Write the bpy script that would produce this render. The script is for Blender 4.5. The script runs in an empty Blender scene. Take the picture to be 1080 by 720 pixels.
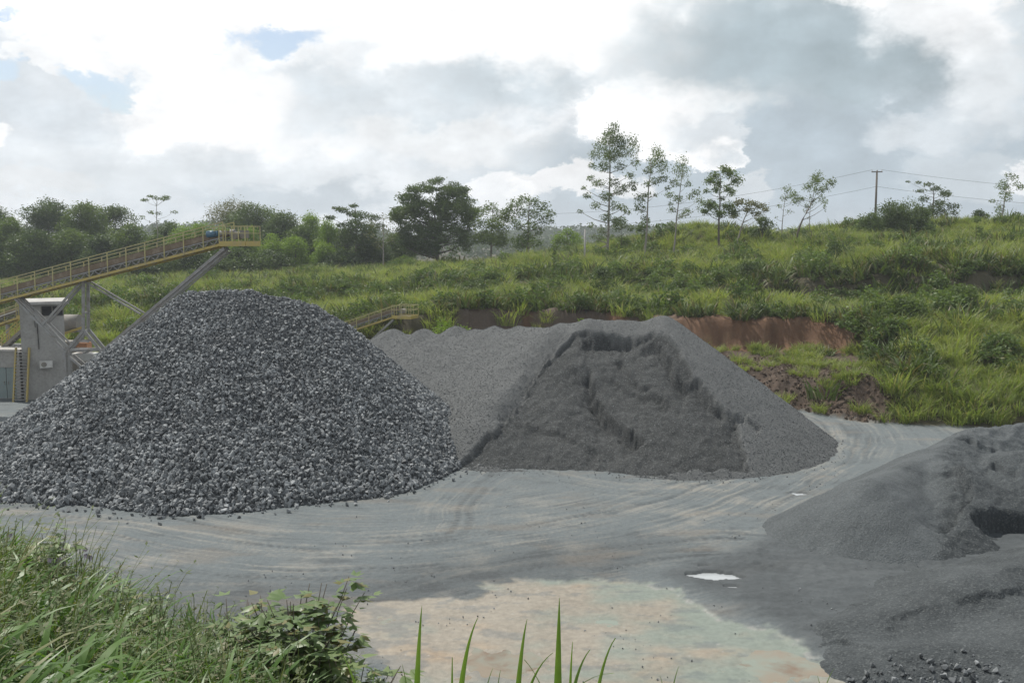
import bpy, bmesh, math, random
import numpy as np
from mathutils import Vector, Matrix

R = math.radians
SC = bpy.context.scene
COL = SC.collection
rnd = random.Random(7)

# ------------------------------------------------------------------ camera, sky, sun, exposure
CAM_H, LENS, PITCH = 10.0, 35.0, 5.98
cam_d = bpy.data.cameras.new('camera'); cam = bpy.data.objects.new('camera', cam_d); COL.objects.link(cam)
cam.location = (0, 0, CAM_H); cam.rotation_euler = (R(90 - PITCH), 0, 0)
cam_d.lens = LENS; cam_d.sensor_width = 36; cam_d.clip_start = 0.1; cam_d.clip_end = 6000
SC.camera = cam
SC.view_settings.view_transform = 'Standard'; SC.view_settings.look = 'None'
SC.view_settings.exposure = 0.1; SC.view_settings.gamma = 1.0; SC.view_settings.use_curve_mapping = False

SUN_DIR = Vector((-0.34, 0.36, 0.86)).normalized()
SUN_EL = math.asin(SUN_DIR.z); SUN_AZ = math.atan2(SUN_DIR.x, SUN_DIR.y)
sd = bpy.data.lights.new('sun', 'SUN'); so = bpy.data.objects.new('sun', sd); COL.objects.link(so)
sd.energy = 4.2; sd.angle = R(1.0); sd.color = (1.0, 0.955, 0.88)
so.rotation_euler = SUN_DIR.to_track_quat('Z', 'Y').to_euler(); so.location = (0, 0, 60)
SKY_STRENGTH = 0.1

class NT:
    """tiny node helper"""
    def __init__(s, tree): s.t = tree; s.n = tree.nodes; s.l = tree.links
    def new(s, typ, **kw):
        nd = s.n.new(typ)
        for k, v in kw.items(): setattr(nd, k, v)
        return nd
    def put(s, sock, v):
        if isinstance(v, bpy.types.NodeSocket): s.l.new(v, sock)
        elif v is not None:
            try: sock.default_value = v
            except Exception: sock.default_value = (*v, 1.0)
    def math(s, op, a, b=None, c=None, clamp=False):
        nd = s.new('ShaderNodeMath', operation=op); nd.use_clamp = clamp
        s.put(nd.inputs[0], a)
        if b is not None: s.put(nd.inputs[1], b)
        if c is not None: s.put(nd.inputs[2], c)
        return nd.outputs[0]
    def vmath(s, op, a, b=None):
        nd = s.new('ShaderNodeVectorMath', operation=op); s.put(nd.inputs[0], a)
        if b is not None: s.put(nd.inputs[1], b)
        return nd.outputs[0]
    def mix(s, f, a, b, blend='MIX'):
        nd = s.new('ShaderNodeMix', data_type='RGBA', blend_type=blend)
        s.put(nd.inputs[0], f); s.put(nd.inputs[6], a); s.put(nd.inputs[7], b); return nd.outputs[2]
    def noise(s, vec, scale, detail=5, rough=0.55, dist=0.0, dim='3D'):
        nd = s.new('ShaderNodeTexNoise', noise_dimensions=dim)
        if vec is not None: s.l.new(vec, nd.inputs['Vector'])
        nd.inputs['Scale'].default_value = scale; nd.inputs['Detail'].default_value = detail
        nd.inputs['Roughness'].default_value = rough; nd.inputs['Distortion'].default_value = dist
        return nd
    def maprange(s, v, a, b, c=0.0, d=1.0, smooth=True):
        nd = s.new('ShaderNodeMapRange', interpolation_type='SMOOTHSTEP' if smooth else 'LINEAR')
        s.put(nd.inputs[0], v)
        for i, q in enumerate((a, b, c, d)): s.put(nd.inputs[i + 1], q)
        return nd.outputs[0]
    def comb(s, x, y, z):
        nd = s.new('ShaderNodeCombineXYZ'); s.put(nd.inputs[0], x); s.put(nd.inputs[1], y); s.put(nd.inputs[2], z); return nd.outputs[0]
    def sep(s, v):
        nd = s.new('ShaderNodeSeparateXYZ'); s.l.new(v, nd.inputs[0]); return nd.outputs

def build_world():
    w = bpy.data.worlds.new('World'); SC.world = w; w.use_nodes = True
    w.node_tree.nodes.clear(); N = NT(w.node_tree)
    out = N.new('ShaderNodeOutputWorld'); bg = N.new('ShaderNodeBackground'); N.l.new(bg.outputs[0], out.inputs[0])
    bg.inputs[1].default_value = SKY_STRENGTH
    sky = N.new('ShaderNodeTexSky', sky_type='NISHITA'); sky.sun_disc = False
    sky.sun_elevation = SUN_EL; sky.sun_rotation = SUN_AZ; sky.altitude = 100; sky.air_density = 1.0; sky.dust_density = 2.0
    tc = N.new('ShaderNodeTexCoord'); d = N.sep(tc.outputs['Generated'])
    az = N.math('ARCTAN2', d[0], d[1]); el = N.math('ARCSINE', N.math('MAXIMUM', N.math('MINIMUM', d[2], 0.999), -0.999))
    p = N.comb(az, N.math('MULTIPLY', el, 1.5), 0.0)
    nlo = N.noise(p, 5.0, 6, 0.6); nhi = N.noise(p, 14.0, 9, 0.66); nbig = N.noise(p, 2.2, 4, 0.5)
    # billowy lumps
    vor = N.new('ShaderNodeTexVoronoi', feature='SMOOTH_F1'); 
    wpos = N.vmath('ADD', p, N.vmath('SCALE', nhi.outputs['Color'], None)); N.n[-1]  # placeholder kept simple
    sc = wpos.node.inputs[1].links[0].from_node; sc.inputs['Scale'].default_value = 0.05
    N.l.new(wpos, vor.inputs['Vector']); vor.inputs['Scale'].default_value = 26; vor.inputs['Smoothness'].default_value = 0.6
    w1 = N.sep(N.vmath('SUBTRACT', nlo.outputs['Color'], (0.5, 0.5, 0.5)))
    w2 = N.sep(N.vmath('SUBTRACT', nhi.outputs['Color'], (0.5, 0.5, 0.5)))
    wa = N.math('ADD', az, N.math('ADD', N.math('MULTIPLY', w1[0], 0.13), N.math('MULTIPLY', w2[0], 0.11)))
    we = N.math('ADD', el, N.math('ADD', N.math('MULTIPLY', w1[1], 0.075), N.math('MULTIPLY', w2[1], 0.075)))
    we = N.math('ADD', we, N.math('MULTIPLY', N.math('SUBTRACT', vor.outputs['Distance'], 0.3), -0.022))
    def blob(px, py, sx, sy, lo=1.5, hi=0.35):
        a = N.math('DIVIDE', N.math('SUBTRACT', wa, (px - 540) / 1050), sx / 1050)
        b = N.math('DIVIDE', N.math('SUBTRACT', we, (250 - py) / 1050), sy / 1050)
        e = N.math('ADD', N.math('MULTIPLY', a, a), N.math('MULTIPLY', b, b))
        return N.maprange(e, lo, hi)
    def C(r, g, b): return tuple(10 * q for q in (r, g, b)) + (1.0,)
    lum = N.maprange(nlo.outputs['Fac'], 0.36, 0.62)
    col = N.mix(lum, C(0.74, 0.80, 0.85), C(1.06, 1.07, 1.08))
    for px, py, sx, sy, f, c, lo, hi in SKY_BLOBS:
        m = N.math('MULTIPLY', blob(px, py, sx, sy, lo, hi), f)
        col = N.mix(m, col, C(*c))
    # fine structure inside clouds
    fine = N.maprange(nhi.outputs['Fac'], 0.3, 0.7, 0.86, 1.12, False)
    vo = N.maprange(vor.outputs['Distance'], 0.0, 0.7, 1.03, 0.94, False)
    k = N.math('MULTIPLY', fine, vo)
    kk = N.comb(k, k, k)
    col = N.mix(1.0, col, kk, 'MULTIPLY')
    # blue holes where the clear sky shows
    hole = None
    for px, py, sx, sy in ((286, 68, 42, 15), (132, 104, 34, 11), (142, 118, 18, 9), (40, 55, 46, 7), (30, 110, 30, 14)):
        b = blob(px, py, sx, sy, 1.5, 0.2); hole = b if hole is None else N.math('MAXIMUM', hole, b)
    hole = N.math('MULTIPLY', hole, 0.9)
    skyc = N.mix(1.0, sky.outputs[0], (1.25, 1.25, 1.25, 1), 'MULTIPLY')
    col = N.mix(hole, col, skyc)
    over = N.maprange(el, 0.30, 0.75); over = N.math('MULTIPLY', over, 0.85)
    col = N.mix(over, col, C(0.34, 0.39, 0.45))  # darker cloud added overhead, out of view, to cut the light from above
    # below the horizon: dull ground light
    below = N.maprange(el, -0.02, -0.12)
    col = N.mix(below, col, (1.6, 1.7, 1.4, 1))
    N.l.new(col, bg.inputs[0])
    w.cycles.sampling_method = 'MANUAL'; w.cycles.sample_map_resolution = 512
G1 = (0.42, 0.505, 0.55); G2 = (0.48, 0.56, 0.62); WH = (1.12, 1.12, 1.12); G3 = (0.68, 0.745, 0.79)
SKY_BLOBS = [
    (60, 125, 130, 50, 0.7, (0.70, 0.76, 0.81), 1.8, 0.1), (220, 200, 260, 34, 0.65, G3, 1.9, 0.1), (330, 215, 110, 16, 0.6, G2, 1.6, 0.2),
    (430, 122, 140, 40, 0.75, G3, 1.8, 0.1), (560, 95, 100, 30, 0.75, (0.60, 0.68, 0.73), 1.8, 0.1), (370, 90, 60, 26, 0.5, G3, 1.6, 0.2),
    (600, 25, 230, 62, 0.95, WH, 1.6, 0.4), (150, 25, 400, 46, 0.85, WH, 1.5, 0.2), (230, 70, 160, 30, 0.6, WH, 1.5, 0.2),
    (480, 160, 150, 22, 0.8, (0.92, 0.94, 0.95), 1.5, 0.2), (230, 130, 90, 34, 0.75, WH, 1.4, 0.5), (90, 92, 50, 18, 0.6, WH, 1.3, 0.6), (20, 170, 36, 12, 0.8, WH, 1.3, 0.6), (75, 205, 60, 14, 0.7, (0.85, 0.87, 0.88), 1.3, 0.6),
    (850, 190, 330, 72, 0.95, G2, 1.3, 0.5), (1000, 160, 200, 90, 0.7, G2, 1.3, 0.5),
    (700, 128, 95, 36, 0.95, WH, 1.3, 0.7), (745, 160, 52, 20, 0.95, WH, 1.25, 0.8), (600, 195, 75, 18, 0.9, (0.98, 0.98, 0.98), 1.3, 0.7), (640, 232, 160, 14, 0.8, (0.50, 0.57, 0.62), 1.5, 0.3), (520, 205, 40, 18, 0.7, WH, 1.3, 0.7), (770, 205, 40, 14, 0.6, (0.8, 0.83, 0.85), 1.3, 0.7),
    (820, 62, 150, 60, 0.97, G1, 2.2, 0.1), (900, 95, 80, 28, 0.6, (0.38, 0.46, 0.50), 2.2, 0.1), (790, 150, 90, 22, 0.6, G2, 1.5, 0.3),
    (940, 152, 50, 22, 0.6, (0.84, 0.88, 0.91), 1.7, 0.2), (985, 40, 75, 42, 0.85, (0.97, 0.98, 0.99), 2.4, 0.05), (900, 8, 60, 24, 0.8, WH, 1.4, 0.4), (1005, 105, 40, 36, 0.7, (0.85, 0.88, 0.9), 2.2, 0.1), (985, 195, 60, 26, 0.5, (0.72, 0.77, 0.8), 1.4, 0.4),
    (1060, 60, 34, 80, 0.9, G3, 1.4, 0.4), (1062, 185, 44, 20, 0.9, (0.95, 0.96, 0.97), 1.25, 0.7), (1075, 70, 14, 8, 0.8, WH, 1.25, 0.7),
]
build_world()

# ------------------------------------------------------------------ numbers: noise, pixels to points
def _h(ix, iy, s):
    n = (ix.astype(np.int64) * 374761393 + iy.astype(np.int64) * 668265263 + s * 1442695041) & 0xFFFFFFFF
    n = ((n ^ (n >> 13)) * 1274126177) & 0xFFFFFFFF
    return (n ^ (n >> 16)) & 0xFFFFFFFF
def noise2(x, y, s=0):
    x = np.asarray(x, float); y = np.asarray(y, float)
    ix = np.floor(x).astype(np.int64); iy = np.floor(y).astype(np.int64); fx = x - ix; fy = y - iy
    u = fx * fx * fx * (fx * (fx * 6 - 15) + 10); v = fy * fy * fy * (fy * (fy * 6 - 15) + 10)
    def g(a, b, dx, dy):
        t = _h(ix + a, iy + b, s) * (2 * math.pi / 4294967296.0); return np.cos(t) * dx + np.sin(t) * dy
    n0 = g(0, 0, fx, fy) * (1 - u) + g(1, 0, fx - 1, fy) * u
    n1 = g(0, 1, fx, fy - 1) * (1 - u) + g(1, 1, fx - 1, fy - 1) * u
    return (n0 * (1 - v) + n1 * v) * 1.5
def fbm(x, y, o=4, s=0, g=0.5):
    t = 0; a = 1.0; tot = 0
    for i in range(o):
        t = t + a * noise2(x * 2 ** i + 17.3 * i, y * 2 ** i - 9.1 * i, s + i); tot += a; a *= g
    return t / tot
def ridged(x, y, o=4, s=0): 
    t = 0; a = 1.0; tot = 0
    for i in range(o):
        t = t + a * (1 - 2 * np.abs(noise2(x * 2 ** i + 5.7 * i, y * 2 ** i, s + i))); tot += a; a *= 0.5
    return t / tot
def sstep(a, b, x):
    t = np.clip((x - a) / (b - a), 0, 1); return t * t * (3 - 2 * t)
def T(py): return math.tan(R(PITCH) + math.atan((py - 360) / 1050))
def P(px, py, z=0.0):          # point at height z seen at that place in the photograph
    d = (CAM_H - z) / T(py); return at(px, py, d)
def at(px, py, d):             # point at depth d (world y)
    th = math.atan((py - 360) / 1050); k = d / (math.cos(R(PITCH)) - math.sin(R(PITCH)) * math.tan(th))
    return Vector(((px - 540) / 1050 * k, d, CAM_H - d * T(py)))
def pxof(x, y): return 540 + x / np.maximum(y, 0.5) * 1050
def spline(pts, n=60):
    p = np.array(pts, float); k = len(p); o = []
    for i in range(k - 1):
        a = p[max(i - 1, 0)]; b = p[i]; c = p[i + 1]; d = p[min(i + 2, k - 1)]
        for t in np.linspace(0, 1, max(2, n // (k - 1)), endpoint=False):
            o.append(0.5 * (2 * b + (c - a) * t + (2 * a - 5 * b + 4 * c - d) * t * t + (3 * b - a - 3 * c + d) * t ** 3))
    o.append(p[-1]); return np.array(o)
def path_sd(X, Y, pts):
    """signed distance (left of the way positive), run along, and 0..1 position"""
    best = np.full(X.shape, 1e9); sd_ = np.zeros(X.shape); al = np.zeros(X.shape); L = 0
    for i in range(len(pts) - 1):
        ax, ay = pts[i][:2]; bx, by = pts[i + 1][:2]; dx, dy = bx - ax, by - ay; l2 = dx * dx + dy * dy; l = math.sqrt(l2)
        if l < 1e-6: continue
        t = ((X - ax) * dx + (Y - ay) * dy) / l2; tc = np.clip(t, 0, 1)
        ex = X - ax - tc * dx; ey = Y - ay - tc * dy; q = ex * ex + ey * ey; m = q < best
        cr = (dx * (Y - ay) - dy * (X - ax)) / l
        best = np.where(m, q, best); sd_ = np.where(m, np.sign(cr) * np.sqrt(q), sd_); al = np.where(m, L + tc * l, al); L += l
    return sd_, al, al / max(L, 1e-6)
def poly_sd(X, Y, poly):
    """distance to a closed outline, positive inside"""
    n = len(poly); best = np.full(X.shape, 1e9); ins = np.zeros(X.shape, bool)
    for i in range(n):
        ax, ay = poly[i][:2]; bx, by = poly[(i + 1) % n][:2]; dx, dy = bx - ax, by - ay
        t = np.clip(((X - ax) * dx + (Y - ay) * dy) / (dx * dx + dy * dy + 1e-9), 0, 1)
        best = np.minimum(best, (X - ax - t * dx) ** 2 + (Y - ay - t * dy) ** 2)
        if abs(dy) > 1e-9: ins ^= ((ay > Y) != (by > Y)) & (X < dx * (Y - ay) / dy + ax)
    return np.where(ins, 1, -1) * np.sqrt(best)

# ------------------------------------------------------------------ terrain
COLS = [-400, 0, 300, 460, 560, 620, 720, 800, 850, 905, 960, 1080, 1500]
PROF = {
 -400: [(75, 0), (77, .4), (80, .9), (84, 1.6), (95, 2.3), (97, 2.8), (120, 3.2), (135, 3.0), (150, 3.0), (220, 2)],
 0:    [(75, 0), (77, .4), (80, .9), (84, 1.6), (95, 2.3), (97, 2.8), (120, 3.2), (135, 3.0), (150, 3.0), (220, 2)],
 300:  [(75, 0), (77, .5), (80, 1.3), (83, 2.4), (95, 3.2), (97, 3.8), (121, 4.5), (135, 4.3), (150, 4.2), (220, 2.5)],
 460:  [(74, 0), (76, .8), (78.5, 1.0), (79.8, 4.0), (95, 4.4), (97, 5.0), (124, 5.8), (135, 5.6), (150, 5.2), (220, 3)],
 560:  [(74, 0), (76, .9), (78.3, 1.6), (79.4, 4.3), (93, 4.8), (95, 5.6), (122, 7.0), (130, 6.6), (145, 6.2), (220, 3.5)],
 620:  [(72, 0), (74.5, 1.2), (77.5, 1.8), (78.6, 4.4), (91, 5.0), (93, 6.0), (119, 7.3), (126, 7.2), (138, 8.0), (220, 4)],
 720:  [(66, 0), (69, 1.0), (72, 1.7), (73, 4.0), (86, 4.4), (89, 6.2), (110, 7.5), (114, 7.3), (125, 10.9), (200, 6)],
 800:  [(58, 0), (61.5, 1.6), (71, 1.9), (72, 4.1), (86, 4.6), (88, 6.2), (107, 8.2), (112, 8.3), (124, 9.7), (200, 6)],
 850:  [(56, 0), (60, 1.8), (70, 1.9), (71, 4.2), (86, 4.4), (88.5, 6.8), (105, 8.6), (110, 8.9), (120, 10.0), (200, 6)],
 905:  [(53.5, 0), (57, 1.9), (66.5, 2.2), (67.8, 4.0), (83, 4.4), (85.5, 6.9), (104, 9.0), (108, 9.4), (118, 10.9), (200, 6)],
 960:  [(52, 0), (55, 1.3), (62, 3.3), (66, 4.1), (80, 4.4), (82.5, 7.0), (102, 9.2), (106, 9.6), (115, 11.2), (200, 7)],
 1080: [(52, 0), (55, 1.4), (62, 3.5), (67, 4.4), (80, 4.6), (82.5, 7.2), (100, 9.2), (106, 9.9), (115, 11.5), (200, 7)],
 1500: [(50, 0), (54, 1.6), (61, 3.8), (67, 4.8), (80, 5.4), (82, 7.2), (100, 9.8), (106, 10.5), (115, 12), (200, 8)],
}
PD = np.array([[p[0] for p in PROF[c]] for c in COLS], float); PZ = np.array([[p[1] for p in PROF[c]] for c in COLS], float)
BC = [-900, -200, 0, 150, 300, 400, 500, 3000]; BD = [9, 10.5, 10, 9, 8, 6.5, 4, 4]; BZ = [7.0, 6.6, 6.25, 5.9, 6.15, 5.9, 5.2, 5.2]
POND = [tuple(P(a, b)[:2]) for a, b in ((352, 640), (420, 632), (500, 632), (512, 614), (580, 610), (660, 612), (715, 620), (750, 645), (800, 660), (830, 672), (860, 690), (915, 722), (960, 770), (700, 840), (430, 780), (420, 720), (395, 690), (370, 662))]
DARKS = [tuple(P(a, b)[:2]) for a, b in ((690, 606), (760, 585), (820, 560), (850, 530), (1000, 470), (1300, 440), (1700, 800), (1000, 800), (915, 722), (860, 690), (830, 672), (800, 655), (745, 628))]
SMALLP = [(754, 607, 0.55, 0.22), (771, 618, 0.18, 0.06), (742, 596, 0.16, 0.06), (870, 465, 0.4, 0.25), (842, 520, 0.3, 0.12)]
SMALLP = [(P(a, b), rx, ry) for a, b, rx, ry in SMALLP]
PUDDLE_Z = -0.05
ROAD = spline([P(a, b)[:2] for a, b in ((-260, 548), (60, 560), (250, 588), (420, 590), (560, 572), (700, 545), (790, 510), (850, 478), (862, 455), (830, 436), (700, 424))], 70)
TRK2 = spline([P(a, b)[:2] for a, b in ((-100, 640), (180, 640), (380, 632), (500, 606), (640, 585), (760, 575), (900, 590), (1100, 600))], 50)
SWIRL = spline([P(a, b)[:2] for a, b in ((470, 560), (490, 520), (540, 492), (600, 505), (680, 515), (780, 500), (860, 480))], 40)

RUT = spline([P(a, b)[:2] for a, b in ((790, 596), (840, 603), (900, 600), (980, 598), (1100, 612), (1250, 640))], 30)
def terrain(X, Y, detail=True):
    X = np.asarray(X, float); Y = np.asarray(Y, float)
    u = pxof(X, Y); uu = np.clip(u + 22 * noise2(X / 9, Y / 9, 3), COLS[0], COLS[-1])
    W = Y + 1.3 * noise2(X / 7.0, Y / 9.0, 5) + 0.5 * noise2(X / 2.2, Y / 2.5, 6) + sstep(82, 90, Y) * (5.5 * noise2(X / 17.0, Y / 40.0, 8) + 2.2 * noise2(X / 6.0, Y / 14.0, 9))
    K = PD.shape[1]; D = [np.interp(uu, COLS, PD[:, k]) for k in range(K)]; Z = [np.interp(uu, COLS, PZ[:, k]) for k in range(K)]
    z = np.zeros(X.shape); zone = np.zeros(X.shape)
    for k in range(K - 1):
        m = (W >= D[k]) & (W < D[k + 1]); t = (W - D[k]) / (D[k + 1] - D[k])
        ts = t * t * (3 - 2 * t) if k in (0, 2, 4) else t
        z = np.where(m, Z[k] + (Z[k + 1] - Z[k]) * ts, z); zone = np.where(m, k + 1 + t, zone)
    m = W >= D[K - 1]; zf = Z[K - 1] * np.clip(1 - (W - D[K - 1]) / 150, 0, 1)
    far = 24 * sstep(380, 760, Y) * (0.45 + 0.4 * noise2(X / 260, Y / 400, 11) + 0.22 * noise2(X / 90, Y / 200, 12)) * sstep(1500, 900, Y) 
    z = np.where(m, zf, z) + np.maximum(far, 0) * (Y > 380); zone = np.where(m, 12, zone)
    # roughness of the hill
    hm = sstep(0.3, 2.0, zone)
    z = z + hm * (0.35 * fbm(X / 6, Y / 6, 3, 21) + 0.85 * fbm(X / 10, Y / 9, 3, 23) * sstep(3.9, 4.4, zone)) * np.clip(1.2 - Y / 400, 0.2, 1)
    sc1 = sstep(440, 500, u) * (1 - sstep(890, 915, u)) * sstep(2.0, 2.2, zone) * (1 - sstep(4.05, 4.2, zone))
    berm = sstep(742, 775, u) * (1 - sstep(930, 965, u)) * sstep(0.9, 1.1, zone) * (1 - sstep(2.3, 2.9, zone))
    if detail:
        z = z + sc1 * (0.10 * ridged(X / 0.6, Y / 2, 4, 31) + 0.5 * fbm(X / 2.8, Y / 2.2, 5, 32, .6))
        z = z + berm * (0.42 * fbm(X / 1.5, Y / 1.5, 4, 33) + 0.18 * ridged(X / 0.7, Y / 0.7, 3, 35))
    # near bank below the camera
    uc = np.clip(u, BC[0], BC[-1]); bd = np.interp(uc, BC, BD); bz = np.interp(uc, BC, BZ)
    Yb = np.maximum(Y, 0)
    bank = np.where(Yb < bd, 8.3 + (bz - 8.3) * (Yb / bd), bz - 0.62 * (Yb - bd)) + 0.12 * fbm(X / 1.3, Y / 1.3, 3, 41)
    bank = np.where(Y < 30, bank, -5)
    isbank = bank > 0.03
    # the yard
    yard = (zone < 1) & ~isbank
    yz = 0.02 * fbm(X / 3, Y / 3, 3, 51) + 0.015
    ps = poly_sd(X, Y, POND) + 0.55 * fbm(X / 1.3, Y / 1.0, 4, 53) + 0.5 * sstep(2, -4, X) * fbm(X / 1.5, Y / 0.4, 4, 54)
    ps = ps + 0.22 * fbm(X / 0.4, Y / 0.35, 4, 56); pin = sstep(-0.14, 0.14, ps)
    yz = yz - pin * 0.045 - pin * 0.030 * fbm(X / 2.2 + 3, Y / 2.2, 3, 55) + pin * 0.012 * fbm(X / 0.35, Y / 0.35, 3, 57)
    deep = np.exp(-(((X - P(532, 702)[0]) / 1.0) ** 2 + ((Y - P(532, 702)[1]) / 0.85) ** 2)) + np.exp(-(((X - P(840, 700)[0]) / 2.2) ** 2 + ((Y - P(840, 700)[1]) / 1.1) ** 2)) + 0.5 * np.exp(-(((X - P(405, 650)[0]) / 0.9) ** 2 + ((Y - P(405, 650)[1]) / 0.8) ** 2))
    yz = yz - 0.035 * deep
    dk = sstep(-0.5, 0.8, poly_sd(X, Y, DARKS) + 0.3 * fbm(X / 0.8, Y / 0.8, 4, 59))
    yz = yz + dk * 0.10 * (1 + 0.9 * fbm(X / 1.2, Y / 0.8, 4, 61))
    rr_, ra_, _ = path_sd(X, Y, RUT); rm = np.exp(-(rr_ / 1.3) ** 2) * ~isbank; yz = yz + rm * 0.075 * ridged(rr_ * 1.3 + 0.3 * noise2(X, Y, 66), ra_ * 0.12, 3, 65) + rm * 0.03 * np.sin(ra_ * 14) * np.exp(-(rr_ / .22) ** 2)
    for c, rx, ry in SMALLP:
        wd = np.exp(-((X - c[0]) / (rx * 2.6)) ** 2 - ((Y - c[1]) / (ry * 5)) ** 2); yz = yz * (1 - wd * .9)
        q = ((X - c[0] + .5 * (Y - c[1])) / (rx * 1.3)) ** 2 + ((Y - c[1]) / (ry * 1.7)) ** 2 + 1.1 * fbm(X / 0.5, Y / 0.4, 4, 63)
        f = np.clip(1.25 - q, 0, 1); yz = yz * (1 - sstep(0, 0.4, f)) + sstep(0, 0.4, f) * (-0.066)
    z = np.where(yard, z * 0 + yz, z)
    near = sstep(0.9, 1.1, zone)
    z = np.where(isbank, np.maximum(bank, yz), z)
    return z, zone, dict(u=u, sc1=sc1, berm=berm, isbank=isbank, ps=ps, pin=pin, dk=dk, yard=yard, deep=deep)
def ground_z(x, y): return float(terrain(np.array([x]), np.array([y]))[0][0])

def mesh_np(name, V, F, mat=None, smooth=True, parent=None, sizes=None):
    """mesh from arrays; F is (n,3) or (n,4)"""
    me = bpy.data.meshes.new(name); V = np.ascontiguousarray(V, np.float32); F = np.ascontiguousarray(F, np.int32)
    me.vertices.add(len(V)); me.vertices.foreach_set('co', V.ravel())
    k = F.shape[1]; me.loops.add(F.size); me.loops.foreach_set('vertex_index', F.ravel())
    me.polygons.add(len(F)); me.polygons.foreach_set('loop_start', np.arange(0, F.size, k, dtype=np.int32))
    me.polygons.foreach_set('loop_total', np.full(len(F), k, np.int32))
    me.update(calc_edges=True)
    me.polygons.foreach_set('use_smooth', np.full(len(F), smooth, bool))
    if mat: me.materials.append(mat)
    o = bpy.data.objects.new(name, me); COL.objects.link(o)
    if parent: o.parent = parent
    return o
def tag(o, label=None, cat=None, group=None, kind=None):
    if label: o['label'] = label
    if cat: o['category'] = cat
    if group: o['group'] = group
    if kind: o['kind'] = kind
    return o
def empty(name, loc, rz=0.0):
    o = bpy.data.objects.new(name, None); COL.objects.link(o); o.location = loc; o.rotation_euler = (0, 0, rz); o.empty_display_size = 0.2; return o
def grid_faces(nr, nc, keep=None):
    i = np.arange(nr - 1)[:, None] * nc + np.arange(nc - 1)[None, :]
    f = np.stack([i, i + 1, i + nc + 1, i + nc], -1).reshape(-1, 4)
    return f if keep is None else f[keep.reshape(-1)]
def add_attr(o, name, arr, typ='FLOAT'):
    if typ == 'COL':
        a = o.data.attributes.new(name, 'FLOAT_COLOR', 'POINT'); c = np.ones((len(arr), 4), np.float32); c[:, :3] = arr; a.data.foreach_set('color', c.ravel())
    elif typ == 'VEC':
        a = o.data.attributes.new(name, 'FLOAT_VECTOR', 'POINT'); a.data.foreach_set('vector', np.ascontiguousarray(arr, np.float32).ravel())
    elif typ == 'INT':
        a = o.data.attributes.new(name, 'INT', 'POINT'); a.data.foreach_set('value', np.ascontiguousarray(arr, np.int32))
    else:
        a = o.data.attributes.new(name, 'FLOAT', 'POINT'); a.data.foreach_set('value', np.ascontiguousarray(arr, np.float32))

# ------------------------------------------------------------------ materials
def new_mat(name):
    m = bpy.data.materials.new(name); m.use_nodes = True; m.node_tree.nodes.clear(); N = NT(m.node_tree)
    out = N.new('ShaderNodeOutputMaterial'); b = N.new('ShaderNodeBsdfPrincipled'); N.l.new(b.outputs[0], out.inputs[0])
    return m, N, b, out
def bump(N, b, h, dist, strength=1.0, prev=None):
    bn = N.new('ShaderNodeBump'); bn.inputs['Distance'].default_value = dist; bn.inputs['Strength'].default_value = strength
    N.l.new(h, bn.inputs['Height'])
    if prev: N.l.new(prev, bn.inputs['Normal'])
    N.l.new(bn.outputs[0], b.inputs['Normal']); return bn.outputs[0]
def paint(name, col, rough=0.5, metal=0.0, dirt=(0.25, 0.23, 0.20), amount=0.45, scale=3.0):
    m, N, b, _ = new_mat(name); g = N.new('ShaderNodeNewGeometry').outputs['Position']
    n1 = N.noise(g, scale, 6, 0.65).outputs['Fac']; n2 = N.noise(g, scale * 9, 4, 0.6).outputs['Fac']
    f = N.math('MULTIPLY', N.maprange(n1, 0.42, 0.72), amount)
    c = N.mix(f, (*col, 1), (*dirt, 1)); k = N.maprange(n2, 0.3, 0.7, 0.85, 1.12, False)
    c = N.mix(1.0, c, N.comb(k, k, k), 'MULTIPLY')
    N.l.new(c, b.inputs['Base Color']); b.inputs['Roughness'].default_value = rough; b.inputs['Metallic'].default_value = metal
    return m
def leaf_mat(name, c1, c2, c3=None, trans=0.35, rough=0.5, patch=0.12, obj_var=True):
    m, N, b, out = new_mat(name); geo = N.new('ShaderNodeNewGeometry'); pos = geo.outputs['Position']
    n1 = N.noise(pos, patch, 3, 0.6).outputs['Fac']; oi = N.new('ShaderNodeObjectInfo').outputs['Random']
    ri = geo.outputs['Random Per Island']
    f = N.math('ADD', N.math('MULTIPLY', N.maprange(n1, 0.35, 0.65), 0.5), N.math('MULTIPLY', N.math('ADD', oi if obj_var else 0.5, ri), 0.25))
    c = N.mix(f, (*c1, 1), (*c2, 1))
    if c3: c = N.mix(N.math('MULTIPLY', N.maprange(ri, 0.82, 0.9), 0.8), c, (*c3, 1))
    N.l.new(c, b.inputs['Base Color']); b.inputs['Roughness'].default_value = rough; b.inputs['Specular IOR Level'].default_value = 0.35
    tr = N.new('ShaderNodeBsdfTranslucent'); tc_ = N.mix(1.0, c, (1.25, 1.35, 0.55, 1), 'MULTIPLY'); N.l.new(tc_, tr.inputs[0])
    mx = N.new('ShaderNodeMixShader'); mx.inputs[0].default_value = trans
    N.l.new(b.outputs[0], mx.inputs[1]); N.l.new(tr.outputs[0], mx.inputs[2]); N.l.new(mx.outputs[0], out.inputs[0])
    return m

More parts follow.
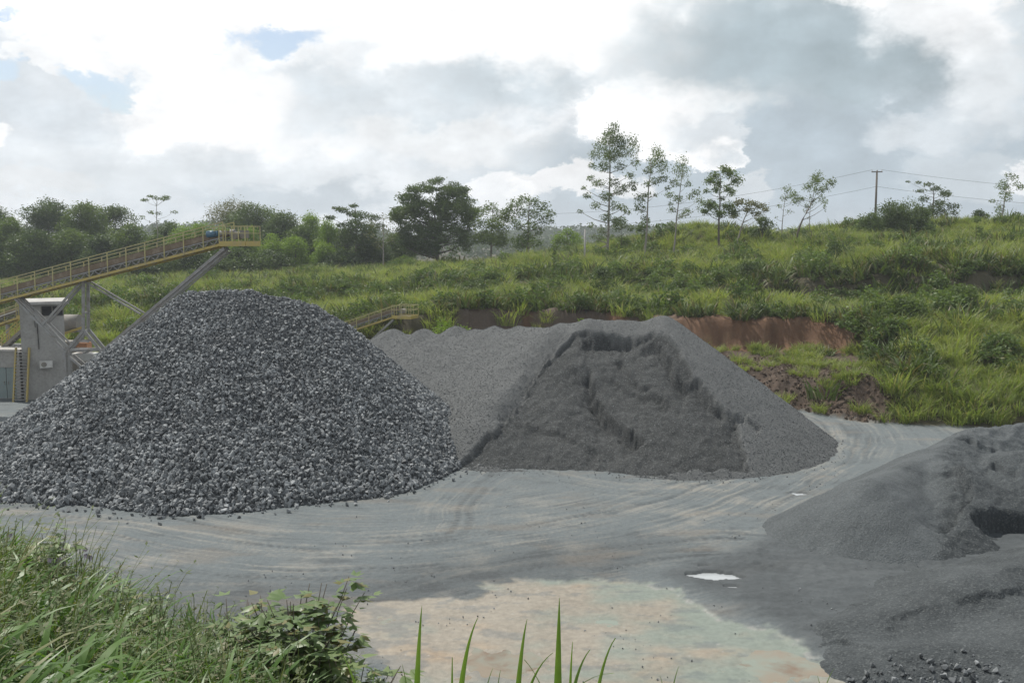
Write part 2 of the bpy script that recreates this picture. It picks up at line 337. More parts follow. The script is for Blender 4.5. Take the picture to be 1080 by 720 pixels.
def ground_mat():
    m, N, b, _ = new_mat('ground_dust'); g = N.new('ShaderNodeNewGeometry').outputs['Position']
    at_ = N.new('ShaderNodeAttribute', attribute_name='Col'); wt = N.new('ShaderNodeAttribute', attribute_name='wet')
    n = N.noise(g, 6.0, 8, 0.7).outputs['Fac']; n2 = N.noise(g, 40.0, 4, 0.7).outputs['Fac']
    k = N.math('MULTIPLY', N.maprange(n, 0.25, 0.75, 0.80, 1.2, False), N.maprange(n2, 0.25, 0.75, 0.88, 1.12, False))
    c = N.mix(1.0, at_.outputs['Color'], N.comb(k, k, k), 'MULTIPLY'); N.l.new(c, b.inputs['Base Color'])
    r = N.maprange(wt.outputs['Fac'], 0.0, 1.0, 0.92, 0.30, False); N.l.new(r, b.inputs['Roughness'])
    b.inputs['Specular IOR Level'].default_value = 0.4
    h = N.math('ADD', n, N.math('MULTIPLY', n2, 0.35)); bs = N.maprange(wt.outputs['Fac'], 0, 1, 0.75, 0.15, False)
    bn = N.new('ShaderNodeBump'); bn.inputs['Distance'].default_value = 0.05; N.l.new(bs, bn.inputs['Strength']); N.l.new(h, bn.inputs['Height']); N.l.new(bn.outputs[0], b.inputs['Normal'])
    return m
def water_mat():
    m, N, b, _ = new_mat('muddy_water'); g = N.new('ShaderNodeNewGeometry').outputs['Position']
    n = N.noise(g, 0.45, 4, 0.6).outputs['Fac']; n2 = N.noise(g, 0.9, 5, 0.6, 0.4).outputs['Fac']
    c = N.mix(N.maprange(n, 0.40, 0.60), (0.22, 0.18, 0.13, 1), (0.20, 0.23, 0.19, 1)); c = N.mix(N.maprange(n2, 0.5, 0.7), c, (0.16, 0.105, 0.065, 1))
    gy = N.sep(g)[1]; c = N.mix(N.maprange(gy, 26.6, 27.4), c, (0.36, 0.38, 0.39, 1))  # farther puddles paled: the bright sky's reflection is painted into the water colour
    N.l.new(c, b.inputs['Base Color']); b.inputs['Roughness'].default_value = 0.10; b.inputs['IOR'].default_value = 1.33
    bump(N, b, N.noise(g, 9.0, 3, 0.5).outputs['Fac'], 0.004, 0.3)
    return m
def pile_mat(name, c1, c2, c3, coarse, bdist):
    m, N, b, _ = new_mat(name); g = N.new('ShaderNodeNewGeometry').outputs['Position']
    at_ = N.new('ShaderNodeAttribute', attribute_name='tint').outputs['Fac']
    n1 = N.noise(g, 0.7, 6, 0.6).outputs['Fac']; n2 = N.noise(g, coarse, 6, 0.75).outputs['Fac']
    v = N.new('ShaderNodeTexVoronoi'); v.inputs['Scale'].default_value = coarse * 1.6; N.l.new(g, v.inputs['Vector'])
    c = N.mix(N.math('ADD', at_, N.math('MULTIPLY', N.math('SUBTRACT', n1, 0.5), 0.9)), (*c1, 1), (*c2, 1))
    c = N.mix(N.math('MULTIPLY', N.maprange(v.outputs['Color'], 0.55, 0.95), 0.5), c, (*c3, 1))
    k = N.maprange(n2, 0.25, 0.75, 0.62, 1.35, False); c = N.mix(1.0, c, N.comb(k, k, k), 'MULTIPLY')
    N.l.new(c, b.inputs['Base Color']); b.inputs['Roughness'].default_value = 0.95; b.inputs['Specular IOR Level'].default_value = 0.2
    h = N.math('ADD', n2, N.math('MULTIPLY', v.outputs['Distance'], 0.8)); bump(N, b, h, bdist, 1.0)
    return m
def stone_mat():
    m, N, b, _ = new_mat('crushed_stone'); g = N.new('ShaderNodeNewGeometry'); oi = N.new('ShaderNodeObjectInfo').outputs['Random']
    n = N.noise(g.outputs['Position'], 0.55, 5, 0.7).outputs['Fac']
    c = N.mix(N.math('POWER', oi, 1.5), (0.075, 0.083, 0.089, 1), (0.27, 0.285, 0.292, 1)); k = N.maprange(n, 0.3, 0.7, 0.75, 1.25, False)
    c = N.mix(1.0, c, N.comb(k, k, k), 'MULTIPLY'); N.l.new(c, b.inputs['Base Color']); b.inputs['Roughness'].default_value = 0.7
    return m
M = {}
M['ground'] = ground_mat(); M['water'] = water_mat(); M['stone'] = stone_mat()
M['coarse'] = pile_mat('stone_pile_core', (0.06, 0.066, 0.072), (0.10, 0.108, 0.112), (0.2, 0.21, 0.22), 6.0, 0.10)
M['grit'] = pile_mat('grey_grit', (0.122, 0.127, 0.127), (0.052, 0.055, 0.055), (0.17, 0.176, 0.178), 14.0, 0.035)
M['sand'] = pile_mat('stone_dust', (0.105, 0.116, 0.121), (0.046, 0.052, 0.055), (0.14, 0.15, 0.15), 14.0, 0.026)
M['yellow'] = paint('yellow_paint', (0.40, 0.31, 0.085), 0.55, 0, (0.28, 0.24, 0.17), 0.6)
M['paleyellow'] = paint('faded_yellow_paint', (0.40, 0.36, 0.16), 0.6, 0, (0.25, 0.23, 0.19), 0.6)
M['steel'] = paint('galvanised_steel', (0.26, 0.26, 0.255), 0.6, 0.1, (0.15, 0.12, 0.09), 0.7)
M['dusty'] = paint('dusty_steel', (0.20, 0.19, 0.17), 0.8, 0, (0.28, 0.25, 0.2), 0.6)
M['belt'] = paint('belt_guard', (0.17, 0.13, 0.09), 0.85, 0, (0.26, 0.22, 0.17), 0.7)
M['rubber'] = paint('conveyor_rubber', (0.05, 0.05, 0.05), 0.9, 0, (0.2, 0.19, 0.17), 0.6)
M['motor'] = paint('blue_paint', (0.05, 0.13, 0.20), 0.45, 0, (0.2, 0.19, 0.17), 0.3)
M['concrete'] = paint('rendered_wall', (0.33, 0.325, 0.31), 0.9, 0, (0.22, 0.21, 0.195), 0.6, 0.8)
M['slab'] = paint('roof_slab', (0.42, 0.41, 0.39), 0.9, 0, (0.22, 0.2, 0.18), 0.5, 1.5)
M['door'] = paint('grey_blue_door', (0.20, 0.25, 0.25), 0.6, 0, (0.2, 0.19, 0.17), 0.3)
M['white'] = paint('dull_white', (0.55, 0.55, 0.53), 0.6, 0, (0.3, 0.28, 0.25), 0.4)
M['orange'] = paint('orange_paint', (0.45, 0.20, 0.09), 0.6, 0, (0.28, 0.24, 0.2), 0.4)
M['wood'] = paint('pole_wood', (0.13, 0.11, 0.09), 0.9, 0, (0.2, 0.18, 0.16), 0.4)
M['post'] = paint('pole_concrete', (0.36, 0.35, 0.33), 0.9, 0, (0.2, 0.19, 0.18), 0.4)
M['bark'] = paint('bark', (0.10, 0.085, 0.065), 0.95, 0, (0.17, 0.15, 0.13), 0.5)
M['palebark'] = paint('pale_bark', (0.26, 0.24, 0.21), 0.9, 0, (0.12, 0.10, 0.08), 0.6)
mg, Ng, bg_, _ = new_mat('dark_glass'); bg_.inputs['Base Color'].default_value = (0.02, 0.022, 0.025, 1); bg_.inputs['Roughness'].default_value = 0.15
M['glass'] = mg
M['grass'] = leaf_mat('tall_hill_grass', (0.130, 0.178, 0.048), (0.305, 0.350, 0.110), (0.28, 0.25, 0.14), 0.40, 0.55, 0.16)
M['grassd'] = leaf_mat('dark_undergrowth_leaves', (0.055, 0.082, 0.027), (0.125, 0.170, 0.055), (0.15, 0.12, 0.07), 0.25, 0.55, 0.15)
M['scrub'] = leaf_mat('scrub_leaves', (0.065, 0.105, 0.032), (0.155, 0.215, 0.070), (0.16, 0.15, 0.07), 0.35, 0.55, 0.2)
M['fgrass'] = leaf_mat('near_grass', (0.060, 0.125, 0.028), (0.140, 0.240, 0.055), (0.24, 0.23, 0.12), 0.35, 0.42, 0.8)
M['weed'] = leaf_mat('weed_leaves', (0.065, 0.092, 0.034), (0.13, 0.160, 0.060), (0.22, 0.2, 0.12), 0.3, 0.6, 0.8)
M['bushleaf'] = leaf_mat('bush_leaves', (0.105, 0.165, 0.060), (0.230, 0.290, 0.130), (0.20, 0.17, 0.07), 0.3, 0.4, 1.2)
M['blossom'] = paint('lilac_petals', (0.55, 0.45, 0.60), 0.6, 0, (0.6, 0.55, 0.6), 0.3)
M['leaf_dark'] = leaf_mat('dark_tree_leaves', (0.050, 0.080, 0.029), (0.125, 0.170, 0.056), None, 0.28, 0.5, 0.3)
M['leaf_mid'] = leaf_mat('tree_leaves', (0.070, 0.108, 0.032), (0.155, 0.205, 0.062), None, 0.35, 0.5, 0.3)
M['leaf_bright'] = leaf_mat('bright_tree_leaves', (0.115, 0.185, 0.030), (0.240, 0.325, 0.055), None, 0.38, 0.5, 0.3)
M['leaf_olive'] = leaf_mat('olive_tree_leaves', (0.095, 0.100, 0.035), (0.15, 0.15, 0.055), None, 0.3, 0.6, 0.3)
M['leaf_euc'] = leaf_mat('eucalyptus_leaves', (0.085, 0.118, 0.055), (0.180, 0.225, 0.105), None, 0.35, 0.5, 0.3)
M['leaf_far'] = leaf_mat('far_leaves', (0.045, 0.070, 0.025), (0.075, 0.105, 0.035), None, 0.25, 0.6, 0.02)

# ------------------------------------------------------------------ the ground sheet
def build_ground():
    ys = np.concatenate([np.linspace(-14, 1, 12, endpoint=False), np.linspace(1, 20, 60, endpoint=False), np.geomspace(20, 62, 430, endpoint=False), np.geomspace(62, 150, 270, endpoint=False), np.geomspace(150, 1500, 60)])
    us = np.concatenate([np.linspace(-1.7, -0.58, 130, endpoint=False), np.linspace(-0.58, 0.58, 1130, endpoint=False), np.linspace(0.58, 1.7, 130)])
    Yg, Ug = np.meshgrid(ys, us, indexing='ij'); wid = np.maximum(Yg, 0) + 14 * np.exp(-np.maximum(Yg, 0) / 8) * (np.abs(Ug) > -1)
    Xg = Ug * wid; X = Xg.ravel(); Y = Yg.ravel()
    z, zone, q = terrain(X, Y)
    # --- intrinsic colours of dust, silt, soil
    n1 = fbm(X / 2.5, Y / 2.5, 5, 71); n2 = fbm(X / 0.6, Y / 0.6, 4, 73)
    grey = np.array([0.124, 0.142, 0.147]); beige = np.array([0.225, 0.220, 0.198]); dark = np.array([0.058, 0.064, 0.067]); silt = np.array([0.250, 0.222, 0.178]); green = np.array([0.175, 0.208, 0.178])
    sdk = np.array([0.066, 0.074, 0.078]); brown = np.array([0.22, 0.17, 0.12]); red = np.array([0.140, 0.078, 0.045]); soil = np.array([0.068, 0.048, 0.035]); hs = np.array([0.07, 0.062, 0.035])
    col = np.tile(grey, (len(X), 1)); wet = np.zeros(len(X))
    near = (Y > 17) & (Y < 80)
    idx = np.where(near)[0]; xs, yy = X[idx], Y[idx]
    wx = xs + 0.25 * n1[idx]; wy = yy + 0.25 * fbm(xs / 3, yy / 3, 3, 75)
    s1, a1, _ = path_sd(wx, wy, ROAD); s2, a2, _ = path_sd(wx, wy, TRK2); s3, a3, _ = path_sd(wx, wy, SWIRL)
    def streak(s, a, seed, f=2.2, l=0.06): return 0.45 * fbm(s * f, a * l, 4, seed, 0.7) + 0.55 * fbm(s * f * 3.1, a * l * 1.6, 4, seed + 7, .65)
    w1 = np.exp(-(s1 / 3.2) ** 2); w2 = np.exp(-(s2 / 1.9) ** 2); w3 = np.exp(-(s3 / 1.3) ** 2) * 0.6
    st1 = streak(s1, a1, 81); st2 = streak(s2, a2, 91, 3.2); st3 = streak(s3, a3, 95, 2.8)
    ws = w1 + w2 + w3 + 0.15; st = (st1 * (w1 + 0.15) + st2 * w2 + st3 * w3) / ws
    cc = col[idx]
    def mixc(c, t, f): return c + (t - c) * np.clip(f, 0, 1)[:, None]
    cc = mixc(cc, beige, sstep(-0.05, 0.40, 1.0 * st + 0.35 * n1[idx] + 0.25 * n2[idx]) * 0.75 * (0.45 + 0.8 * w1 + 0.6 * w3))
    cc = mixc(cc, dark, sstep(0.0, 0.38, -0.8 * st + 0.5 * fbm(xs / 1.7, yy / 0.9, 4, 97)) * (0.5 + 0.5 * w2))
    tr = np.zeros(len(xs))
    for sv, av, offs, sd0 in ((s1, a1, (-3.1, -2.55, -1.9, -1.2, -.55, .2, .9, 1.5, 2.3, 2.9), 701), (s2, a2, (-1.5, -.9, -.45, .1, .5, .95, 1.6), 731), (s3, a3, (-1.2, -.5, .1, .8), 761)):
        for k, o_ in enumerate(offs):
            wob = 0.5 * noise2(av / 9.0, av * 0 + k * 3.7, sd0); vis = sstep(-.15, .35, noise2(av / 6.0, av * 0 + k * 5.1, sd0 + 5)); q_ = (sv - o_ - wob) / .13; tread = .6 + .4 * np.sin(av * 20 + np.abs(q_) * 2.2)
            tr = tr + (1 if k % 3 else -0.8) * np.exp(-q_ * q_) * vis * tread
    cc = mixc(cc, dark, np.clip(tr, 0, 1) * .75); cc = mixc(cc, beige * 1.05, np.clip(-tr, 0, 1) * .6); z[idx] = z[idx] - np.where(q['yard'][idx] & (q['pin'][idx] < .1), .018 * tr, 0)
    cc = mixc(cc, dark, w2 * 0.62 * sstep(9, 2, xs)); cc = mixc(cc, beige, 0.25 * sstep(0.1, 0.5, n1[idx]))
    cc = mixc(cc, brown, 0.22 * sstep(0.1, 0.5, fbm(xs / 4, yy / 1.5, 4, 99)))
    col[idx] = cc
    z[idx] = z[idx] + np.where(q['yard'][idx] & (z[idx] > -0.03), 0.012 * fbm(xs / 0.3, yy / 0.3, 3, 98) + 0.045 * st * (1 - q['pin'][idx]) * np.clip(w1 + w2 + w3, 0.2, 1), 0)
    pin = q['pin']
    fd = fbm(X / 0.22, Y / 0.2, 4, 102, .6); sc = silt[None] * (1 + 0.22 * n1[:, None] + 0.28 * fd[:, None]); pk = sstep(0.1, 0.5, fbm(X / 2.5, Y / 1.6, 4, 104)); sc = sc * (1 + pk[:, None] * np.array([0.10, -0.03, -0.15])) 
    gm = sstep(-0.1, 0.6, fbm(X / 2.4, Y / 1.6, 5, 101) + 0.60 * sstep(0.5, 4.5, X) - 0.12); sc = sc + (green - sc) * gm[:, None] * 0.9
    gd = sstep(0.08, 0.30, fbm(X / 1.2, Y / 0.6, 6, 103, .62) + 0.22 * sstep(0, -4, X) + 0.12 * sstep(24, 22, Y) * sstep(3, 0, X)); sc = sc + (grey * 0.85 - sc) * gd[:, None] * 0.45
    rim = np.exp(-((q['ps'] - 0.05) / 0.12) ** 2) * sstep(2, 5, X) * sstep(-.1, .3, fbm(X / .5, Y / .5, 3, 106)); sc = sc + (np.array([0.30, 0.29, 0.27]) - sc) * (rim * 0.7)[:, None]
    pebl = sstep(0.42, 0.6, fbm(X / 0.14, Y / 0.12, 2, 105)) * sstep(0.1, 0.4, fbm(X / 1.5, Y / 1.5, 2, 107)); sc = sc + (np.array([0.34, 0.33, 0.31]) - sc) * pebl[:, None] * 0.7
    col = col + (sc - col) * pin[:, None]; wet = wet + pin * (0.75 + 0.5 * n1)
    dkf = q['dk'] * (1 - pin); dc = sdk[None] * (1 + 0.5 * n2[:, None] * 0.5 + 0.3 * n1[:, None]); col = col + (dc - col) * (dkf * 0.92)[:, None]
    for c, rx, ry in SMALLP:
        f = np.exp(-(((X - c[0]) / (rx * 2.2)) ** 2 + ((Y - c[1]) / (ry * 2.6)) ** 2) ** 2) * 0.6; col = col + (dark - col) * (f * q['yard'])[:, None]; wet = wet + f * q['yard'] * .5
    # hill soil
    hill = sstep(0.75, 1.15, zone + 0.3 * n2); hc = hs[None] * (1 + 0.4 * n1[:, None]); 
    rc = red[None] * (1 + 0.45 * fbm(X / 0.9, Y / 3, 4, 111)[:, None] + 0.3 * n2[:, None]); rc = rc + (np.array([0.21, 0.135, 0.08]) - rc) * (0.7 * sstep(0.15, 0.5, fbm(X / 2.5, z / 0.5, 3, 113)))[:, None]
    rc = rc + (np.array([.10, .078, .062]) - rc) * (0.92 * (1 - sstep(690, 735, q['u'])) * sstep(-.3, .3, n1 + .1))[:, None]
    hc = hc + (rc - hc) * q['sc1'][:, None]; bc = soil[None] * (1 + 0.7 * n2[:, None] + 0.4 * n1[:, None]); bench = sstep(735, 770, q['u']) * (1 - sstep(890, 930, q['u'])) * sstep(0.9, 1.1, zone) * (1 - sstep(2.9, 3.0, zone)); hc = hc + (bc - hc) * np.maximum(bench, q['berm'])[:, None]
    col = col + (hc - col) * (hill * ~q['isbank'])[:, None]
    bk = q['isbank'] & (zone < 1); bkm = (bk * sstep(0.15, 0.8, z)); col = col + (np.array([0.085, 0.075, 0.05]) * (1 + 0.5 * n2[:, None]) - col) * bkm[:, None]
    col = np.clip(col, 0.01, 0.8)
    o = mesh_np('ground', np.stack([X, Y, z], 1), grid_faces(len(ys), len(us)), M['ground'])
    add_attr(o, 'Col', col, 'COL'); add_attr(o, 'wet', np.clip(wet, 0, 1)); tag(o, kind='structure')
    # standing water
    x0, x1, y0, y1 = -8, 18, 19.5, 54; xs = np.linspace(x0, x1, 40); yv = np.linspace(y0, y1, 40); XX, YY = np.meshgrid(xs, yv)
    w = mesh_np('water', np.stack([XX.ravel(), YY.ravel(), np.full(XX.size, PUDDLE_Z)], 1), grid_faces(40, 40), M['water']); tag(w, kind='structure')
build_ground()

# ------------------------------------------------------------------ stockpiles
def cone_max(X, Y, items):
    """items: (ax,ay,az,bx,by,bz,slope) ridges"""
    h = np.full(X.shape, -9.0)
    for ax, ay, az, bx, by, bz, sl in items:
        dx, dy = bx - ax, by - ay; l2 = dx * dx + dy * dy + 1e-9; t = np.clip(((X - ax) * dx + (Y - ay) * dy) / l2, 0, 1)
        d = np.hypot(X - ax - t * dx, Y - ay - t * dy); s = sl(X - ax - t * dx, Y - ay - t * dy) if callable(sl) else sl
        hh = az + (bz - az) * t - s * (np.sqrt(d * d + 0.12) - 0.3); k = 0.35      # soft maximum
        e = np.clip(0.5 + 0.5 * (h - hh) / k, 0, 1); h = hh * (1 - e) + h * e + k * e * (1 - e)
    return h
def hit(px, py, f, d0=20, d1=90):
    a = at(px, py, 1.0); dirx, dirz = a.x, (a.z - CAM_H)
    ds = np.arange(d0, d1, 0.03); zz = f(dirx * ds, ds); below = CAM_H + dirz * ds <= np.maximum(zz, 0)
    i = int(np.argmax(below)); return (dirx * ds[i], ds[i])
def scarps(X, Y, z, base, lst):
    for pts, A, L, side in lst:
        w = spline([hit(a, b, base) for a, b in pts], 26)
        m = (np.abs(X - w[:, 0].mean()) < 8) & (np.abs(Y - w[:, 1].mean()) < 8)
        x, y = X[m], Y[m]; jx = x + 0.30 * fbm(x / 0.7, y / 0.7, 5, 201, .6); jy = y + 0.30 * fbm(x / 0.6, y / 0.6, 5, 203, .6)
        s, al, t = path_sd(jx, jy, w); s = s * side; tt = al / max(al.max(), 1e-6)
        ends = sstep(0, 0.12, tt) * sstep(1, 0.85, tt) * (0.85 + 0.3 * noise2(al * 0.8, al * 0 + A * 7, 205))
        z[m] += -A * ends * np.exp(-np.maximum(s, 0) / L) * sstep(-0.05, 0.13, s)
    return z
def heightpile(name, hf, x0, x1, y0, y1, res, mat, tintf):
    xs = np.arange(x0, x1, res); ys = np.arange(y0, y1, res); X, Y = np.meshgrid(xs, ys); x = X.ravel(); y = Y.ravel()
    z = hf(x, y); gz = terrain(x, y)[0]; z = np.maximum(z, gz - 0.12)
    Z = (z - gz).reshape(X.shape); k = np.maximum.reduce([Z[:-1, :-1], Z[1:, :-1], Z[:-1, 1:], Z[1:, 1:]]) > -0.05
    F = grid_faces(len(ys), len(xs), k); used = np.unique(F); mp = np.full(len(x), -1, np.int64); mp[used] = np.arange(len(used))
    V = np.stack([x, y, z], 1)[used]; c = np.array([(x0 + x1) / 2, (y0 + y1) / 2, 0]); o = mesh_np(name, V - c, mp[F], mat); o.location = c
    add_attr(o, 'tint', tintf(x, y, z)[used]); return o

def slp1(ex, ey): a = np.arctan2(ey, ex); return 0.76 + 0.13 * np.exp(-((a + 0.25) / 0.6) ** 2)
PILE1 = [(-14.9, 46.4, 7.5, -12.2, 46.0, 7.45, 0.76), (-12.2, 46.0, 7.45, -9.7, 46.0, 7.05, slp1), (-17.5, 42.5, 3.6, -12, 41.5, 4.0, 0.66)]
def pile1(X, Y):
    h = cone_max(X, Y, PILE1); return h + 0.22 * fbm(X / 2.0, Y / 2.0, 4, 301) + 0.25 * noise2(X / 4.5, Y / 4.5, 303) * (h < 6.8)
o1 = heightpile('stone_pile', lambda x, y: pile1(x, y) + 0.05 * fbm(x / 0.25, y / 0.25, 2, 307), -28, 3, 33, 59, 0.10, M['coarse'], lambda x, y, z: 0.4 + 0.3 * fbm(x, y, 2, 305))
tag(o1, 'large heap of coarse blue grey crushed stone under the long yellow conveyor', 'stone pile', 'stockpiles in the quarry yard')

def slp2(ex, ey): a = np.arctan2(-ey, ex); return 0.76 - 0.115 * np.exp(-((a - math.pi / 2) / 0.9) ** 2)
def slp2l(ex, ey): a = np.arctan2(ey, -ex); return 0.72 - 0.10 * np.exp(-((a + 0.7) / 0.8) ** 2)
PILE2 = [(7.5, 50.2, 6.0, 7.7, 50.0, 6.05, slp2), (4.0, 50.6, 5.75, 7.5, 50.2, 5.75, slp2), (2.6, 51.4, 5.55, 4.0, 50.6, 5.75, slp2l),
         (2.6, 51.4, 5.3, 0.4, 54.5, 5.05, slp2l), (0.4, 54.5, 4.9, -2.1, 57, 4.75, 0.68), (-3.2, 58.4, 4.75, -3.3, 58.5, 4.75, 0.68), (-2.1, 57, 4.4, -7.2, 63, 3.8, 0.66), (-5.4, 60.8, 4.4, -5.4, 60.9, 4.4, 0.7), (-7.6, 63.6, 4.15, -7.7, 63.7, 4.15, 0.7), (-1.0, 56, 4.95, -1.0, 56.1, 4.95, 0.7), (-10, 65.5, 2.6, -10.1, 65.6, 2.6, 0.7),
         (0.6, 48.2, 3.6, -0.3, 47.0, 2.9, 0.60)]
def pile2b(X, Y):
    h = cone_max(X, Y, PILE2); h = h + 0.10 * fbm(X / 2.0, Y / 2.0, 3, 311) * (h < 6.1)
    rill = ridged((X + 0.6 * Y) / 1.1, (Y - 0.6 * X) / 6.0, 3, 313); return h + 0.09 * rill
SC2 = [([(604, 350), (572, 385), (545, 425), (526, 450)], 0.78, 0.9, -1), ([(612, 352), (640, 352), (672, 356)], 0.59, 0.8, -1),
       ([(622, 380), (628, 405), (640, 430), (668, 448), (686, 466)], 0.96, 0.8, -1), ([(690, 352), (706, 372), (716, 392), (734, 402)], 0.73, 0.7, -1),
       ([(734, 398), (752, 420), (768, 432)], 0.50, 0.6, -1), ([(776, 432), (790, 440), (806, 452)], 0.42, 0.5, -1), ([(765, 470), (778, 445), (800, 436)], 0.23, 0.5, 1),
       ([(640, 385), (660, 400), (690, 410), (712, 425)], 0.36, 0.5, -1), ([(560, 440), (600, 452), (640, 470)], 0.27, 0.5, -1), ([(655, 370), (668, 395), (690, 398)], 0.36, 0.5, -1)]
def front_mask(x, y):
    w = [hit(a, b, pile2b) for a, b in ((606, 350), (572, 385), (545, 425), (525, 450), (480, 492), (560, 497), (700, 500), (790, 495), (775, 440), (735, 398), (700, 350))]
    return sstep(-0.10, 0.10, poly_sd(x, y, w) + 0.3 * fbm(x / 0.8, y / 0.8, 4, 321))
def pile2(x, y):
    z = pile2b(x, y).copy(); f = front_mask(x, y)
    z = z - f * (0.26 + 0.07 * ridged(x / 1.3 + 0.3 * y, y / 2.2, 4, 323) + 0.16 * fbm(x / 0.45, y / 0.5, 5, 325, .65))
    return scarps(x, y, z, pile2b, SC2) + 0.012 * fbm(x / 0.12, y / 0.12, 2, 327)
o2 = heightpile('gravel_pile', pile2, -14, 18, 38, 72, 0.065, M['grit'], lambda x, y, z: 0.9 * front_mask(x, y) + 0.1 * fbm(x, y, 3, 329))
tag(o2, 'fine grey gravel heap with a dark dug out front and a long ridge behind', 'gravel pile', 'stockpiles in the quarry yard')

PILE3 = [(12.0, 32.8, 1.95, 13.6, 34.8, 1.7, 0.62), (13.6, 34.8, 1.65, 16.0, 37.4, 1.9, 0.62), (16.0, 37.6, 1.8, 19.6, 41.0, 2.0, 0.60), (19.6, 41, 1.9, 26, 43, 2.4, 0.6), (16.0, 37.2, 1.7, 15.9, 34.6, 1.75, 0.62),
         (15.9, 34.6, 1.7, 14.6, 31.6, 0.6, 0.60), (19.0, 37.8, 1.7, 24, 36, 2.0, 0.6), (21, 33.6, 1.1, 27, 33.5, 1.4, 0.5), (17.3, 33.4, 1.0, 19, 33, 1.2, 0.6)]
def pile3b(X, Y): return cone_max(X, Y, PILE3) + 0.10 * fbm(X / 1.6, Y / 1.6, 4, 331)
SC3 = [([(1003, 492), (1018, 505), (1027, 525), (1012, 545), (990, 570)], 0.55, 0.9, -1), ([(1022, 462), (1035, 470), (1052, 476)], 0.5, 0.5, -1), ([(1048, 488), (1062, 494), (1078, 505)], 0.45, 0.5, -1), ([(1018, 548), (1045, 540), (1075, 545), (1120, 550)], 1.0, 1.1, -1)]
def pile3(x, y):
    z = pile3b(x, y).copy(); z = scarps(x, y, z, pile3b, SC3); px_ = pxof(x, y)
    lump = sstep(985, 1015, px_); return z + lump * 0.16 * ridged(x / 0.8, y / 0.8, 5, 333) + 0.04 * ridged((x - y) / 1.2, (x + y) / 5, 3, 339) + 0.022 * fbm(x / 0.3, y / 0.3, 4, 335, .65)
o3 = heightpile('sand_pile', pile3, 8, 30, 27.5, 48, 0.06, M['sand'], lambda x, y, z: 0.25 + 0.65 * sstep(985, 1020, pxof(x, y)) * sstep(41, 33, y) + 0.35 * fbm(x / 1.5, y / 1.5, 3, 337))
tag(o3, 'low heap of smooth grey stone dust with crumbling dark ridge at the yard edge', 'stone dust pile', 'stockpiles in the quarry yard')
PILE4 = [(10.2, 24.4, 0.5, 12.4, 25.9, 0.9, 0.34), (12.4, 25.9, 0.9, 16.5, 27.6, 1.15, 0.36), (16.5, 27.6, 1.0, 24, 28, 1.3, 0.35), (13.5, 22.5, 0.9, 20, 22, 1.3, 0.25), (9.0, 22.4, 0.42, 10.8, 22.4, 0.5, 0.36), (8.6, 24.2, 0.38, 9.4, 24.6, 0.42, 0.4)]
def pile4b(X, Y): return cone_max(X, Y, PILE4) + 0.07 * fbm(X / 1.3, Y / 1.3, 4, 341)
SC4 = [([(1000, 636), (1040, 626), (1085, 616)], 0.20, 0.5, -1), ([(890, 672), (905, 680), (925, 682)], 0.17, 0.4, -1), ([(935, 668), (950, 650), (975, 640)], 0.15, 0.35, -1), ([(930, 690), (945, 690), (955, 698)], 0.10, 0.3, -1), ([(1060, 600), (1090, 606)], 0.10, 0.3, -1)]
def pile4(x, y): z = pile4b(x, y).copy(); return scarps(x, y, z, pile4b, SC4) + 0.045 * ridged((x - .6 * y) / 1.1, (y + .6 * x) / 4, 4, 344) + 0.03 * fbm(x / .3, y / .3, 4, 345, .7) + 0.03 * ridged(x / 0.5, y / 0.5, 3, 343) * sstep(12.5, 9, x)
o4 = heightpile('sand_pile', pile4, 6.5, 28, 17, 31.5, 0.05, M['sand'], lambda x, y, z: 0.72 + 0.4 * fbm(x / 1.5, y / 1.5, 3, 347))
tag(o4, 'flat cracked spread of dark wet stone dust beside the pale silt pond', 'stone dust pile', 'stockpiles in the quarry yard')

# ------------------------------------------------------------------ scattering
def proto_collection(name, objs):
    c = bpy.data.collections.new(name)
    for o in objs:
        for k in list(o.users_collection): k.objects.unlink(o)
        c.objects.link(o)
    return c
def scatter(name, pts, rot, scl, idx, coll, parent=None):
    o = mesh_np(name, pts, np.zeros((0, 3), np.int32), None); o.data.name = name
    add_attr(o, 'rot', rot, 'VEC'); add_attr(o, 'scl', scl, 'VEC'); add_attr(o, 'idx', idx, 'INT')
    g = bpy.data.node_groups.new(name + '_nodes', 'GeometryNodeTree'); g.interface.new_socket('Geometry', in_out='INPUT', socket_type='NodeSocketGeometry'); g.interface.new_socket('Geometry', in_out='OUTPUT', socket_type='NodeSocketGeometry')
    n = g.nodes; l = g.links; gi = n.new('NodeGroupInput'); go = n.new('NodeGroupOutput'); iop = n.new('GeometryNodeInstanceOnPoints'); ci = n.new('GeometryNodeCollectionInfo')
    ci.inputs['Collection'].default_value = coll; ci.inputs['Separate Children'].default_value = True; ci.inputs['Reset Children'].default_value = True
    def na(nm, t): q = n.new('GeometryNodeInputNamedAttribute'); q.data_type = t; q.inputs[0].default_value = nm; return q.outputs[0]
    l.new(gi.outputs[0], iop.inputs['Points']); l.new(ci.outputs[0], iop.inputs['Instance']); iop.inputs['Pick Instance'].default_value = True
    l.new(na('idx', 'INT'), iop.inputs['Instance Index']); l.new(na('rot', 'FLOAT_VECTOR'), iop.inputs['Rotation']); l.new(na('scl', 'FLOAT_VECTOR'), iop.inputs['Scale'])
    l.new(iop.outputs[0], go.inputs[0]); md = o.modifiers.new('scatter', 'NODES'); md.node_group = g
    if parent: o.parent = parent
    return o
